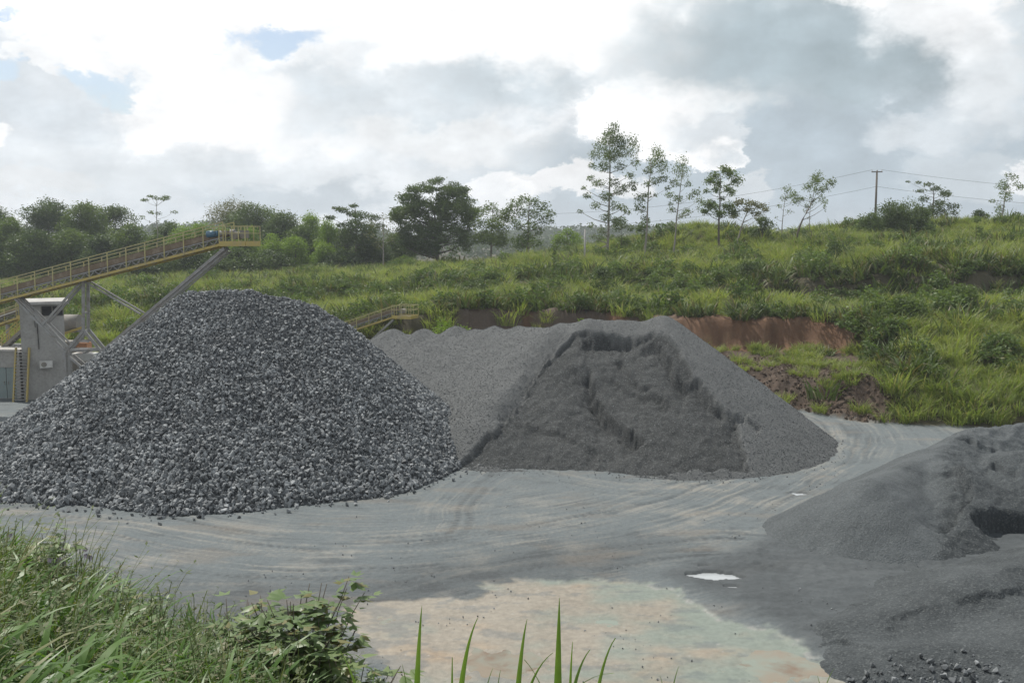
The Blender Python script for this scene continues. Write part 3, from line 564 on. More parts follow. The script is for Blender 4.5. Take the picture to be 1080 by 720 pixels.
def hull_rock(seed, name, mat, sq=(1, .75, .6)):
    r = random.Random(seed); bm = bmesh.new()
    for _ in range(11):
        v = Vector((r.gauss(0, 1), r.gauss(0, 1), r.gauss(0, 1))).normalized() * r.uniform(.8, 1.0); bm.verts.new((v.x * sq[0] * .5, v.y * sq[1] * .5, v.z * sq[2] * .5))
    res = bmesh.ops.convex_hull(bm, input=bm.verts[:]); bmesh.ops.delete(bm, geom=[e for e in res['geom_interior'] if isinstance(e, bmesh.types.BMVert)], context='VERTS')
    me = bpy.data.meshes.new(name); bm.to_mesh(me); bm.free(); me.materials.append(mat); o = bpy.data.objects.new(name, me); return o
rs = np.random.RandomState(5)
rocks = proto_collection('stone_shapes', [hull_rock(i, 'stone_shape', M['stone'], (1, rs.uniform(.6, .95), rs.uniform(.45, .8))) for i in range(9)])
def stones(name, n, x0, x1, y0, y1, hf, smin, smax, parent=None, keep=None, lift=0.25, off=(0, 0, 0), power=2.2):
    x = rs.uniform(x0, x1, n); y = rs.uniform(y0, y1, n); z = hf(x, y); gz = terrain(x, y)[0]
    k = (z > gz - 0.02) if keep is None else keep(x, y, z, gz)
    x, y, z = x[k], y[k], np.maximum(z, gz)[k]; s = (smin + (smax - smin) * rs.rand(len(x)) ** power) * (1.22 - .06 * np.clip(z, 0, 8))
    V = np.stack([x, y, z + s * lift], 1) - np.array(off); S = np.stack([s, s, s], 1)
    return scatter(name, V, rs.uniform(0, 6.28, (len(x), 3)), S, rs.randint(0, 9, len(x)), rocks, parent)
st = stones('loose_stones', 105000, -27, 2, 34, 52, pile1, 0.08, 0.30, o1, keep=lambda x, y, z, gz: (z > gz) & (z > pile2b(x, y) - 0.15), off=tuple(o1.location)); tag(st, kind='stuff')
def toe_keep(f, w): return lambda x, y, z, gz: (z < gz + 0.05) & (z > gz - w * rs.rand(len(x)) ** 2.5)
s2 = stones('loose_stones', 9000, -25, 1, 33.5, 46, pile1, 0.08, 0.24, o1, keep=lambda x, y, z, gz: (z < gz + 0.1) & (z > gz - 0.9 * rs.rand(len(x)) ** 3.5), off=tuple(o1.location)); tag(s2, kind='stuff')
s3 = stones('loose_gravel', 9000, -3, 17, 39, 54, pile2, 0.03, 0.10, o2, keep=lambda x, y, z, gz: (z < gz + 0.12) & (z > gz - 0.7 * rs.rand(len(x)) ** 3), off=tuple(o2.location)); tag(s3, kind='stuff')
gm_, gn_, gb_, _g = new_mat('gravel_grains'); oi_ = gn_.new('ShaderNodeObjectInfo').outputs['Random']; gn_.l.new(gn_.mix(oi_, (0.075, 0.08, 0.082, 1), (0.20, 0.208, 0.21, 1)), gb_.inputs['Base Color']); gb_.inputs['Roughness'].default_value = .85
grains = proto_collection('grain_shapes', [hull_rock(80 + i, 'grain_shape', gm_) for i in range(9)])
s7 = stones('loose_gravel', 150000, -12, 17, 39, 66, pile2, 0.025, 0.085, o2, keep=lambda x, y, z, gz: (z > gz) & (front_mask(x, y) < rs.rand(len(x)) * 1.15), off=tuple(o2.location), lift=.15); tag(s7, kind='stuff')
for q_ in (s3, s7): q_.modifiers[0].node_group.nodes['Collection Info'].inputs['Collection'].default_value = grains
s4 = stones('rubble', 300, 7.6, 11.0, 20.4, 22.2, lambda x, y: pile4(x, y), 0.05, 0.22, None, keep=lambda x, y, z, gz: (y < 21.75 - 0.3 * fbm(x / 0.5, x * 0, 2, 401)) | (rs.rand(len(x)) < 0.12)); tag(s4, kind='stuff')
s4['label'] = 'scattered grey stones at the edge of the silt pond'
s5 = stones('pebbles', 5000, -8, 14, 21, 60, lambda x, y: terrain(x, y)[0] * 0 - 1, 0.02, 0.07, None, keep=lambda x, y, z, gz: (gz > -0.04) & (gz < 0.3) & (fbm(x / 2, y / 2, 3, 403) > 0.12)); tag(s5, kind='stuff'); s5['label'] = 'small pebbles strewn on the yard'
s6 = stones('soil_clods', 9000, 11, 27, 52, 72, lambda x, y: terrain(x, y)[0], 0.05, 0.30, None, keep=lambda x, y, z, gz: terrain(x, y)[2]['berm'] > 0.4); tag(s6, kind='stuff'); s6['label'] = 'brown soil clods on the earth berm'
m_, N_, b_, _o = new_mat('clod_soil'); b_.inputs['Base Color'].default_value = (0.115, 0.084, 0.062, 1); b_.inputs['Roughness'].default_value = 1.0
clods = proto_collection('clod_shapes', [hull_rock(50 + i, 'clod_shape', m_) for i in range(9)])
s6.modifiers[0].node_group.nodes['Collection Info'].inputs['Collection'].default_value = clods

# ------------------------------------------------------------------ grass
def blades(n, rng, r0, hmin, hmax, wid, lean, seg=3, curl=1.0, base_h=0.0):
    """n tapering arched blades from a tussock"""
    V = []; F = []
    for i in range(n):
        a = rng.uniform(0, 6.283); rr = r0 * math.sqrt(rng.random()); bx, by = rr * math.cos(a), rr * math.sin(a)
        a2 = a + rng.uniform(-1.2, 1.2); L = rng.uniform(hmin, hmax); ln = rng.uniform(0.3, 1.0) * lean; w = wid * rng.uniform(.6, 1.2)
        dx, dy = math.cos(a2), math.sin(a2); tw = rng.uniform(-1.2, 1.2); sx, sy = -math.sin(a2 + tw), math.cos(a2 + tw); b0 = len(V)
        x, y, z = bx, by, base_h * rng.random(); ang = rng.uniform(0.02, 0.25)
        for k in range(seg + 1):
            t = k / seg; ww = w * (0.55 + 0.9 * t * (1 - t) * 2) * (1 - t ** 2.5) + 0.001
            V.append((x - sx * ww / 2, y - sy * ww / 2, z)); V.append((x + sx * ww / 2, y + sy * ww / 2, z))
            ang += ln * curl * (0.5 + t) / seg; st_ = L / seg; x += dx * math.sin(ang) * st_; y += dy * math.sin(ang) * st_; z += math.cos(ang) * st_
        for k in range(seg): F.append((b0 + 2 * k, b0 + 2 * k + 1, b0 + 2 * k + 3, b0 + 2 * k + 2))
    return np.array(V), np.array(F)
def leaf_cloud(clumps, rng, n_per, size, thick=0.35, droop=0.0, elong=2.0):
    C = []
    for (cx, cy, cz, r, fz) in clumps:
        n = max(6, int(n_per * r * r)); v = rng.normal(size=(n, 3)); v /= np.linalg.norm(v, axis=1)[:, None]
        rr = r * (1 - thick * rng.rand(n) ** 1.3)[:, None] * (0.72 + 0.55 * rng.rand(n)[:, None] ** 2); p = v * rr; p[:, 2] *= fz
        C.append(p + np.array([cx, cy, cz]))
    C = np.concatenate(C); n = len(C); a = rng.normal(size=(n, 3)); a[:, 2] = a[:, 2] * .6 - droop; a /= np.linalg.norm(a, axis=1)[:, None]
    b = np.cross(a, rng.normal(size=(n, 3))); b /= np.linalg.norm(b, axis=1)[:, None]; s = size * rng.uniform(.6, 1.3, n)[:, None]
    w = s / elong; V = np.stack([C - a * s / 2, C + b * w / 2, C + a * s / 2, C - b * w / 2], 1).reshape(-1, 3); return V, np.arange(n * 4).reshape(-1, 4)
def dome(r, w, h, z0, n, cr, depth=None, flat=.75):
    """clumps over a dome w wide and h tall starting z0 above the ground"""
    o = []; depth = depth or w * .8
    for i in range(n):
        a = r.uniform(0, 6.283); q = r.random() ** .5; zz = r.random(); k = math.sqrt(max(0, 1 - (max(0, zz - .25) / .78) ** 2)) * (0.6 + .4 * min(1, zz * 3 + .3)); cc = cr * r.uniform(.7, 1.25)
        o.append((math.cos(a) * q * k * (w / 2 - cc * .6), math.sin(a) * q * k * (depth / 2 - cc * .6), z0 + cc * .4 + zz * (h - cc * 1.1), cc, flat))
    return o
def proto(name, V, F, mat): o = mesh_np(name, V, F, mat, True); COL.objects.unlink(o); return o
rg = random.Random(11)
def scrub(rng):
    r_ = random.Random(rng.random()); cl = dome(r_, 2.2, 1.5, 0, 12, .42, 2.2, .8); return leaf_cloud(cl, np.random.RandomState(rng.randint(0, 9999)), 260, .20, .6, 0, 1.8)
hill_t = proto_collection('hill_grass_tufts', [proto('grass_tuft', *blades(80, rg, 0.62, 0.6, 1.65, 0.055, 2.1), M['grass']) for _ in range(6)])
dark_t = proto_collection('undergrowth_tufts', [proto('undergrowth_tuft', *blades(60, rg, 0.7, 0.5, 1.5, 0.13, 2.3, 3), M['grassd']) for _ in range(4)] + [proto('undergrowth_tuft_scrub', *scrub(rg), M['scrub']) for _ in range(4)])

def grass_points(n, dark):
    # uniform over the hill's area
    x = rs.uniform(-95, 95, n); y = rs.uniform(50, 150, n); k = np.abs(x / y) < 0.62; x, y = x[k], y[k]
    z, zone, q = terrain(x, y); u = q['u']
    dens = sstep(1.0, 1.25, zone); dens = dens * (1 - sstep(9.6, 10.2, zone))
    sc = sstep(470, 500, u) * (1 - sstep(893, 905, u)) * sstep(2.5, 2.6, zone) * (1 - sstep(3.98, 4.0, zone)); dens = dens * (1 - sc * np.where(u > 715, 0.985, 0.55))
    bench = sstep(735, 765, u) * (1 - sstep(895, 945, u)) * sstep(0.5, 1.0, zone) * (1 - sstep(2.98, 3.0, zone))
    dens = dens * (1 - bench * np.where(zone > 2, 0.75 - 0.5 * sstep(800, 880, u), 0.88))
    bare = sstep(440, 480, u) * (1 - sstep(700, 740, u)) * (zone < 3); dens = dens * (1 - 0.8 * bare)
    bare2 = sstep(745, 775, u) * (1 - sstep(925, 960, u)) * (zone < 2.3); dens = dens * (1 - 0.93 * bare2)
    patch = fbm(x / 5.0, y / 5.0, 3, 501); terr = sstep(4.7, 5.0, zone) * (1 - sstep(6.0, 6.25, zone)) + sstep(3.9, 4.0, zone) * (1 - sstep(4.05, 4.3, zone))
    dk = np.clip(sstep(0.05, 0.22, patch + 0.12 * noise2(x, y, 503)) + 0.9 * terr, 0, 1)
    dens = dens * (dk if dark else (1 - 0.62 * dk - 0.36 * np.clip(terr, 0, 1))); dens = dens * np.clip(1.1 - (y - 60) / 220, 0.5, 1)
    keep = rs.rand(len(x)) < dens; return x[keep], y[keep], z[keep], zone[keep], patch[keep], u[keep]
x, y, z, zone, pt, u = grass_points(62000, False)
s = (0.5 + 0.6 * rs.rand(len(x))) * (1 + 0.9 * fbm(x / 2.6, y / 2.6, 3, 505)); s = s * np.where((zone < 3) & (u > 740) & (u < 930), 0.5, 1) * np.where(u > 905, 0.95, 1)
s = np.clip(s, .35, 1.5)
g1 = scatter('tall_grass', np.stack([x, y, z - 0.05], 1), np.stack([rs.uniform(-.12, .12, len(x)), rs.uniform(-.12, .12, len(x)), rs.uniform(0, 6.28, len(x))], 1), np.stack([s, s, s * rs.uniform(.8, 1.15, len(x))], 1), rs.randint(0, 6, len(x)), hill_t)
tag(g1, kind='stuff'); g1['label'] = 'tall bright green grass covering the terraced hillside'
x, y, z, zone, pt, u = grass_points(42000, True)
s = np.clip((0.5 + 0.95 * rs.rand(len(x)) ** 1.8), .4, 1.45)
g2 = scatter('undergrowth', np.stack([x, y, z - 0.05], 1), np.stack([rs.uniform(-.3, .3, len(x)), rs.uniform(-.3, .3, len(x)), rs.uniform(0, 6.28, len(x))], 1), np.stack([s, s, s * rs.uniform(.8, 1.2, len(x))], 1), np.where(rs.rand(len(x)) < 0.22, rs.randint(4, 8, len(x)), rs.randint(0, 4, len(x))), dark_t)
tag(g2, kind='stuff'); g2['label'] = 'darker scrub and creepers along the terrace edges'

# near bank
near_t = proto_collection('near_grass_tufts', [proto('near_tuft', *blades(26, rg, 0.18, 0.45, 1.05, rg.uniform(.036, .070), 3.0, 8, 1.1), M['fgrass']) for _ in range(6)])
def weed(rng, n=16):
    V = []; F = []
    for i in range(n):
        a = rng.uniform(0, 6.283); L = rng.uniform(.4, 1.05); x, y, z = 0.1 * math.cos(a) * rng.random(), 0.1 * math.sin(a) * rng.random(), 0; ang = rng.uniform(.05, .5); seg = 9
        for k in range(seg):
            nx = x + math.cos(a) * math.sin(ang) * L / seg; ny = y + math.sin(a) * math.sin(ang) * L / seg; nz = z + math.cos(ang) * L / seg; w = 0.0035
            b = len(V); V += [(x - w, y, z), (x + w, y, z), (nx + w * .8, ny, nz), (nx - w * .8, ny, nz)]; F.append((b, b + 1, b + 2, b + 3))
            for q in range(2 if k > 1 else 0):
                t = rng.uniform(0, 6.283); l = rng.uniform(.02, .055); d = Vector((math.cos(t), math.sin(t), rng.uniform(-.3, .7))).normalized(); sd_ = d.cross(Vector((0, 0, 1))).normalized() * l * .22; c = Vector((nx, ny, nz)); b = len(V)
                V += [tuple(c), tuple(c + d * l * .5 + sd_), tuple(c + d * l), tuple(c + d * l * .5 - sd_)]; F.append((b, b + 1, b + 2, b + 3))
            x, y, z = nx, ny, nz; ang += rng.uniform(-.1, .22)
    return np.array(V), np.array(F)
weed_t = proto_collection('weed_tufts', [proto('weed_tuft', *weed(rg), M['weed']) for _ in range(5)])
def bank_points(n, cx0, cx1, ymin=3.0, ymax=13.5):
    yv = rs.uniform(ymin, ymax, n); uv = rs.uniform(cx0, cx1, n); xv = (uv - 540) / 1050 * yv
    k = rs.rand(n) < yv / ymax; xv, yv, uv = xv[k], yv[k], uv[k]; z, zone, q = terrain(xv, yv); k = q['isbank'] & (z > 0.5); return xv[k], yv[k], z[k], uv[k]
x, y, z, u = bank_points(5200, -260, 400); k = (fbm(x / 0.9, y / 0.9, 2, 511) > -0.12) & (y < np.interp(u, BC, BD) + 1.6) & ((u < 350) | (rs.rand(len(u)) < .5)); x, y, z, u = x[k], y[k], z[k], u[k]
s = rs.uniform(.55, 1.1, len(x)) * np.interp(u, [-200, 0, 80, 200, 400], [1.05, 1.0, .95, .9, .75])
gn = scatter('grass', np.stack([x, y, z - .03], 1), np.stack([rs.uniform(-.2, .2, len(x)), rs.uniform(-.2, .2, len(x)), rs.uniform(0, 6.28, len(x))], 1), np.stack([s, s, s], 1), rs.randint(0, 6, len(x)), near_t); tag(gn, kind='stuff'); gn['label'] = 'long arching green grass on the near bank'
x, y, z, u = bank_points(2900, -260, 400); k = (fbm(x / 1.1, y / 1.1, 2, 513) > -0.05) & (y < np.interp(u, BC, BD) + 2.2) & ((u < 340) | (rs.rand(len(u)) < .4)); x, y, z, u = x[k], y[k], z[k], u[k]; s = rs.uniform(.6, 1.15, len(x)) * np.interp(u, [-200, 0, 80, 200, 400], [1.1, 1.05, 1.0, .9, .6])
gw = scatter('weeds', np.stack([x, y, z - .03], 1), np.stack([rs.uniform(-.2, .2, len(x)), rs.uniform(-.2, .2, len(x)), rs.uniform(0, 6.28, len(x))], 1), np.stack([s, s, s], 1), rs.randint(0, 5, len(x)), weed_t); tag(gw, kind='stuff'); gw['label'] = 'thin stemmed olive weeds on the near bank'
# weeds in the soil at the foot of the bank and on the berm
x = rs.uniform(11, 27, 900); y = rs.uniform(53, 72, 900); z, zone, q = terrain(x, y); k = (q['berm'] + (zone > 1) * (zone < 3) * 1.0 > 0.5) & (fbm(x / 1.6, y / 1.6, 2, 515) > 0.1); x, y, z = x[k], y[k], z[k]; s = rs.uniform(.3, .7, len(x))
gb = scatter('weeds', np.stack([x, y, z], 1), np.stack([x * 0, x * 0, rs.uniform(0, 6.28, len(x))], 1), np.stack([s, s, s], 1), rs.randint(0, 6, len(x)), hill_t); tag(gb, kind='stuff'); gb['label'] = 'short green weeds sprouting on the brown earth berm'

# ------------------------------------------------------------------ mesh builder for things
class MB:
    def __init__(s): s.V = []; s.F = []
    def box(s, c, d, rz=0.0, ry=0.0):
        c = Vector(c); b = len(s.V); m = Matrix.Rotation(rz, 3, 'Z') @ Matrix.Rotation(ry, 3, 'Y')
        for k in ((-1, -1, -1), (1, -1, -1), (1, 1, -1), (-1, 1, -1), (-1, -1, 1), (1, -1, 1), (1, 1, 1), (-1, 1, 1)):
            s.V.append(tuple(c + m @ Vector((k[0] * d[0] / 2, k[1] * d[1] / 2, k[2] * d[2] / 2))))
        s.F += [tuple(b + i for i in f) for f in ((0, 3, 2, 1), (4, 5, 6, 7), (0, 1, 5, 4), (1, 2, 6, 5), (2, 3, 7, 6), (3, 0, 4, 7))]; return s
    def beam(s, a, c, w, h=None, up=(0, 0, 1)):
        a, c = Vector(a), Vector(c); h = h or w; d = (c - a).normalized(); up = Vector(up)
        if abs(d.dot(up)) > .99: up = Vector((0, 1, 0))
        x = d.cross(up).normalized() * w / 2; y = x.cross(d).normalized() * h / 2; b = len(s.V)
        for p in (a, c):
            for q in ((-1, -1), (1, -1), (1, 1), (-1, 1)): s.V.append(tuple(p + x * q[0] + y * q[1]))
        s.F += [tuple(b + i for i in f) for f in ((3, 2, 1, 0), (4, 5, 6, 7), (0, 1, 5, 4), (1, 2, 6, 5), (2, 3, 7, 6), (3, 0, 4, 7))]; return s
    def tube(s, pts, rad, n=8):
        pts = [Vector(p) for p in pts]; rad = rad if isinstance(rad, (list, tuple)) else [rad] * len(pts); b0 = len(s.V)
        for i, p in enumerate(pts):
            d = (pts[min(i + 1, len(pts) - 1)] - pts[max(i - 1, 0)]).normalized(); up = Vector((0, 0, 1)) if abs(d.z) < .9 else Vector((1, 0, 0)); x = d.cross(up).normalized(); y = d.cross(x)
            for k in range(n): t = 2 * math.pi * k / n; s.V.append(tuple(p + (x * math.cos(t) + y * math.sin(t)) * rad[i]))
        for i in range(len(pts) - 1):
            for k in range(n): a = b0 + i * n + k; c = b0 + i * n + (k + 1) % n; s.F.append((a, c, c + n, a + n))
        s.F.append(tuple(b0 + k for k in range(n))); s.F.append(tuple(b0 + (len(pts) - 1) * n + k for k in reversed(range(n)))); return s
    def build(s, name, mat, parent=None, smooth=False):
        me = bpy.data.meshes.new(name); o = bpy.data.objects.new(name, me); COL.objects.link(o)
        off = Vector(parent.location) if parent else Vector((0, 0, 0))
        if parent:
            o.parent = parent; pp = parent.parent
            while pp: off += Vector(pp.location); pp = pp.parent
        me.from_pydata([tuple(Vector(v) - off) for v in s.V], [], s.F); me.materials.append(mat)
        bm = bmesh.new(); bm.from_mesh(me); bmesh.ops.recalc_face_normals(bm, faces=bm.faces); bm.to_mesh(me); bm.free()
        if smooth:
            for p in me.polygons: p.use_smooth = len(p.vertices) == 4
        return o

# ------------------------------------------------------------------ trees
def tree(name, base, clumps, label, cat, group, leaf, n_per=260, size=.3, trunk_r=.18, bark='bark', top=None, bend=0.0, fork=0.35, droop=0.0, seed=0, thick=.5, limbs=1.0):
    """clumps are metres from the base: (x, y, z, radius, flattening)"""
    rng = np.random.RandomState(seed); root = empty(name, base); tag(root, label, cat, group); r = random.Random(seed)
    zt = top or max(c[2] for c in clumps) * .9; t = MB(); path = []; cxm = sum(c[0] for c in clumps) / len(clumps)
    for k in range(9):
        q = k / 8; path.append(Vector((cxm * q ** 1.3 + bend * math.sin(q * 3.1) + r.uniform(-.04, .04) * zt * .15, r.uniform(-.04, .04), -0.4 + (zt + .4) * q)))
    B = Vector(base); t.tube([B + p for p in path], [trunk_r * (1 - .8 * k / 8) for k in range(9)], 7)
    for c in clumps:
        e = Vector(c[:3]); 
        if rng.rand() > limbs: continue
        zz = max(zt * fork * .6, min(e.z - .35 * math.hypot(e.x, e.y) - .2, zt * .92)); q = (zz + .4) / (zt + .4); i = min(int(q * 8), 7); s = path[i].lerp(path[i + 1], q * 8 - i); md = s.lerp(e, .5) + Vector((r.uniform(-.1, .1), r.uniform(-.1, .1), -.06 * (e - s).length)); rr = max(.025, trunk_r * (1 - .8 * q) * .5)
        t.tube([B + s, B + md, B + e], [rr, rr * .65, rr * .3], 5)
    t.build('trunk', M[bark], root, True); V, F = leaf_cloud(clumps, rng, n_per, size, thick, droop); c = mesh_np('crown', V, F, M[leaf], False, root); return root
FG = 'trees and shrubs of the wood behind the hill'
# the wood on the left: (px, top py, width px, kind, depth, clump ratio)
WOOD = [(-70, 214, 90, 'leaf_mid', 150), (-18, 212, 70, 'leaf_dark', 158), (12, 226, 60, 'leaf_mid', 146), (52, 206, 62, 'leaf_dark', 160), (92, 212, 56, 'leaf_mid', 152), (124, 215, 48, 'leaf_dark', 162), (140, 234, 44, 'leaf_mid', 145),
        (38, 240, 56, 'leaf_dark', 142), (75, 238, 50, 'leaf_mid', 143), (108, 246, 46, 'leaf_dark', 141), (182, 232, 46, 'leaf_dark', 152), (196, 238, 36, 'leaf_bright', 146), (166, 246, 36, 'leaf_mid', 144), (270, 212, 66, 'leaf_dark', 160), (298, 222, 52, 'leaf_dark', 156), (246, 208, 56, 'leaf_olive', 164),
        (212, 236, 34, 'leaf_bright', 147), (235, 238, 36, 'leaf_bright', 150), (262, 240, 38, 'leaf_bright', 146), (288, 244, 36, 'leaf_bright', 144), (322, 236, 44, 'leaf_mid', 150), (330, 226, 40, 'leaf_bright', 152), (346, 232, 28, 'leaf_bright', 147), (312, 248, 34, 'leaf_bright', 143), (340, 254, 30, 'leaf_bright', 142), (366, 238, 34, 'leaf_dark', 150), (210, 258, 50, 'leaf_dark', 141), (250, 260, 50, 'leaf_dark', 140.5), (285, 262, 44, 'leaf_dark', 140.5), (150, 262, 44, 'leaf_dark', 140.5),
        (390, 246, 40, 'leaf_dark', 146), (418, 244, 40, 'leaf_mid', 150), (360, 262, 36, 'leaf_dark', 141)]
KN = {'leaf_mid': 'green leafy tree', 'leaf_dark': 'dark green tree', 'leaf_bright': 'bright bamboo like tree', 'leaf_olive': 'yellowish thin crowned tree'}
wr = random.Random(3)
def place_word(px):
    return ('beyond the left frame edge' if px < 0 else 'above the little tower building' if px < 80 else 'above the middle long conveyor' if px < 150 else 'above the upper long conveyor' if px < 225 else 'behind the conveyor platform' if px < 280 else 'right of the conveyor platform' if px < 350 else 'left of the umbrella tree')
for i, (px, py, w, kind, d) in enumerate(WOOD):
    b = at(px, 285, d); gz = ground_z(b.x, d); mp = d / 1050.0; topz = at(px, py, d).z - gz; W = w * mp * 1.3
    if kind == 'leaf_bright': cl = dome(wr, W, topz, .2, 20, W * .23, None, .95); n_per, sz = 260, .25
    elif kind == 'leaf_olive': cl = dome(wr, W, topz * .6, topz * .4, 24, W * .17, None, .8); n_per, sz = 90, .24
    else: cl = dome(wr, W, topz, .0, 44, W * .18, None, .72); n_per, sz = 150, .32
    cl.append((0, 0, topz - W * .12, W * .14, .8))
    nb = sorted(q[0] for q in WOOD if abs(q[0] - px) < 400 and q[3] == kind); rank = nb.index(px) + 1
    words = ['first', 'second', 'third', 'fourth', 'fifth', 'sixth', 'seventh', 'eighth', 'ninth', 'tenth', 'eleventh', 'twelfth', 'thirteenth', 'fourteenth', 'fifteenth', 'sixteenth', 'seventeenth', 'eighteenth']
    allk = sorted(q[0] for q in WOOD if q[3] == kind); rk = words[allk.index(px)]
    tree('forest_tree', (b.x, d, gz), cl, f'{KN[kind]} {place_word(px)}, {rk} such from left', 'tree', FG, kind, n_per, sz, .22, 'bark', topz * .7, 0, .3, seed=100 + i)

def px_tree(name, px, py, d, cl_px, label, leaf, group=None, n_per=200, size=.26, tr=.16, bark='bark', top=None, bend=0, fork=.4, droop=0, seed=1, cat='tree', thick=.6, depth=.9, rs_=1.5, limbs=1.0):
    """clumps given as (dx, dy, r) in photo pixels off the foot, turned into metres at the tree's own depth"""
    mp = d / 1050.0; b = at(px, py, d); gz = ground_z(b.x, d); z0 = b.z; r = random.Random(seed); cl = []
    spread = max(abs(c[0]) for c in cl_px) * mp * depth + .3
    for c in cl_px:
        ys = [r.uniform(-spread, spread)] + ([r.uniform(-spread, spread)] if c[2] > 7 else [])
        for yy in ys: cl.append((c[0] * mp + r.uniform(-.1, .1), yy * (.6), (b.z - gz) + c[1] * mp, c[2] * mp * rs_, c[3] if len(c) > 3 else .75))
    return tree(name, (b.x, d, gz), cl, label, cat, group, leaf, n_per, size, tr, bark, (b.z - gz) + (top or max(c[1] for c in cl_px) * .95) * mp, bend, fork, droop, seed, thick, limbs)
HG = 'trees along the hill skyline'
r8 = random.Random(21)
# big umbrella tree
big = []
for i in range(60):
    a = r8.uniform(-1, 1); top_ = 78 * math.sqrt(max(0, 1 - (a * .93) ** 2)) ; low = 30 + 12 * abs(a) if abs(a) > .55 else 8; yy = r8.uniform(low, top_) if r8.random() < .5 else top_ - r8.uniform(0, 12)
    big.append((a * 46, max(6, yy), r8.uniform(4.5, 8), .45))
for i in range(70):
    a_ = r8.uniform(-1, 1); big.append((a_ * 38, r8.uniform(3, 8 + 58 * math.sqrt(1 - a_ * a_ * .9)), r8.uniform(5.5, 8), .75))
for i in range(16): big.append((r8.uniform(-34, 34), r8.uniform(26, 58), r8.uniform(5, 8), .7))
px_tree('umbrella_tree', 462, 268, 138, big, 'big dark umbrella shaped tree standing alone against the clouds', 'leaf_dark', HG, 150, .28, .34, 'bark', 46, 0, .3, seed=31, rs_=1.35, limbs=.25)
px_tree('thin_tree', 166, 268, 143, [(2, 58, 4, .35), (-8, 56, 4, .35), (12, 57, 4, .35), (-4, 60, 4, .3), (8, 60, 4, .3), (-10, 44, 3, .6), (-12, 38, 2.5, .8), (4, 42, 3, .6), (18, 44, 3, .5)], 'thin flat topped tree rising above the wood behind the conveyor', 'leaf_mid', HG, 170, .24, .13, 'palebark', seed=30)
px_tree('spreading_tree', 376, 272, 144, [(-24, 42, 5, .4), (-14, 50, 6, .4), (-4, 46, 6, .5), (8, 44, 7, .5), (18, 42, 6, .5), (-18, 34, 5, .5), (0, 34, 8, .7), (14, 30, 8, .7), (24, 34, 5, .5), (-8, 22, 8, .8), (10, 18, 8, .8), (-20, 52, 3, .4), (-2, 54, 4, .4)], 'flat topped dark tree with layered branches beside the pale bare tree', 'leaf_dark', HG, 230, .28, .25, seed=32)
px_tree('bare_tree', 404, 274, 136, [(-12, 38, 5), (0, 44, 5), (10, 40, 5), (16, 30, 5), (-14, 26, 5), (4, 30, 6), (8, 20, 5), (-6, 16, 5)], 'pale thinly leaved tree with visible branches left of the big umbrella tree', 'leaf_olive', HG, 70, .22, .14, 'palebark', seed=33)
px_tree('roadside_tree', 517, 266, 134, [(-10, 42, 6), (0, 47, 6), (10, 40, 6), (16, 36, 5), (-12, 30, 7), (4, 30, 8), (12, 24, 7), (-4, 16, 9), (10, 12, 8), (-14, 14, 6), (20, 44, 4)], 'small bright topped tree filling the gap beside the big umbrella tree', 'leaf_mid', HG, 200, .28, .16, seed=34)
px_tree('round_tree', 556, 262, 134, [(-22, 38, 5), (-14, 46, 6), (-4, 50, 6), (6, 48, 6), (16, 44, 6), (24, 36, 5), (-18, 30, 6), (-6, 38, 7), (8, 36, 7), (18, 30, 6), (-10, 24, 6), (4, 24, 6), (26, 28, 3), (0, 14, 6), (-6, 6, 8), (8, 6, 7), (12, 18, 5)], 'round open crowned tree right of the big umbrella tree', 'leaf_mid', HG, 190, .28, .2, seed=35)
px_tree('small_tree', 598, 262, 160, [(-9, 12, 5), (0, 17, 5), (8, 13, 5), (12, 8, 4), (-4, 8, 5), (5, 6, 5), (-12, 7, 4)], 'small bright green tree far off between the round tree and the concrete pole', 'leaf_bright', HG, 260, .3, .15, seed=36)
euc1 = [(5, 146, 6, 1), (0, 136, 8, 1), (10, 132, 8, 1), (-8, 128, 7, 1), (16, 122, 7, 1), (24, 132, 6, 1.1), (27, 124, 6, 1.2), (28, 112, 5, 1.2), (-16, 118, 6), (2, 118, 8), (-18, 108, 4), (-6, 106, 7), (10, 106, 6), (22, 98, 5), (24, 88, 5), (18, 86, 4), (-20, 94, 4), (-10, 90, 6), (4, 90, 6), (12, 82, 7), (-2, 76, 7), (-22, 76, 4), (-30, 60, 3), (-14, 66, 5), (6, 66, 6), (16, 64, 5), (-26, 84, 3), (-4, 54, 6), (-18, 46, 4), (8, 50, 5), (-8, 40, 5), (2, 34, 4), (-14, 34, 4), (20, 60, 4), (-12, 22, 4)]
px_tree('eucalyptus_tree', 641, 284, 114, euc1, 'tallest slender tree on the hill with a patchy airy crown', 'leaf_euc', HG, 300, .22, .17, 'palebark', 140, 0, .2, .5, seed=41, thick=.6, depth=.6, rs_=1.3)
px_tree('eucalyptus_tree', 680, 266, 112, [(12, 104, 6, 1.1), (14, 96, 7, 1.2), (18, 88, 6, 1.2), (8, 94, 6, 1.1), (18, 76, 5), (2, 84, 5), (0, 70, 4), (10, 74, 5), (-6, 56, 6), (-4, 46, 6), (0, 36, 4), (2, 60, 4), (12, 60, 3), (22, 66, 3), (-12, 66, 3), (-3, 26, 3)], 'slender tree second in the row, leaning crown and bare lower trunk', 'leaf_euc', HG, 300, .22, .14, 'palebark', 96, 0, .2, .5, seed=42, thick=.6, depth=.7, rs_=1.35)
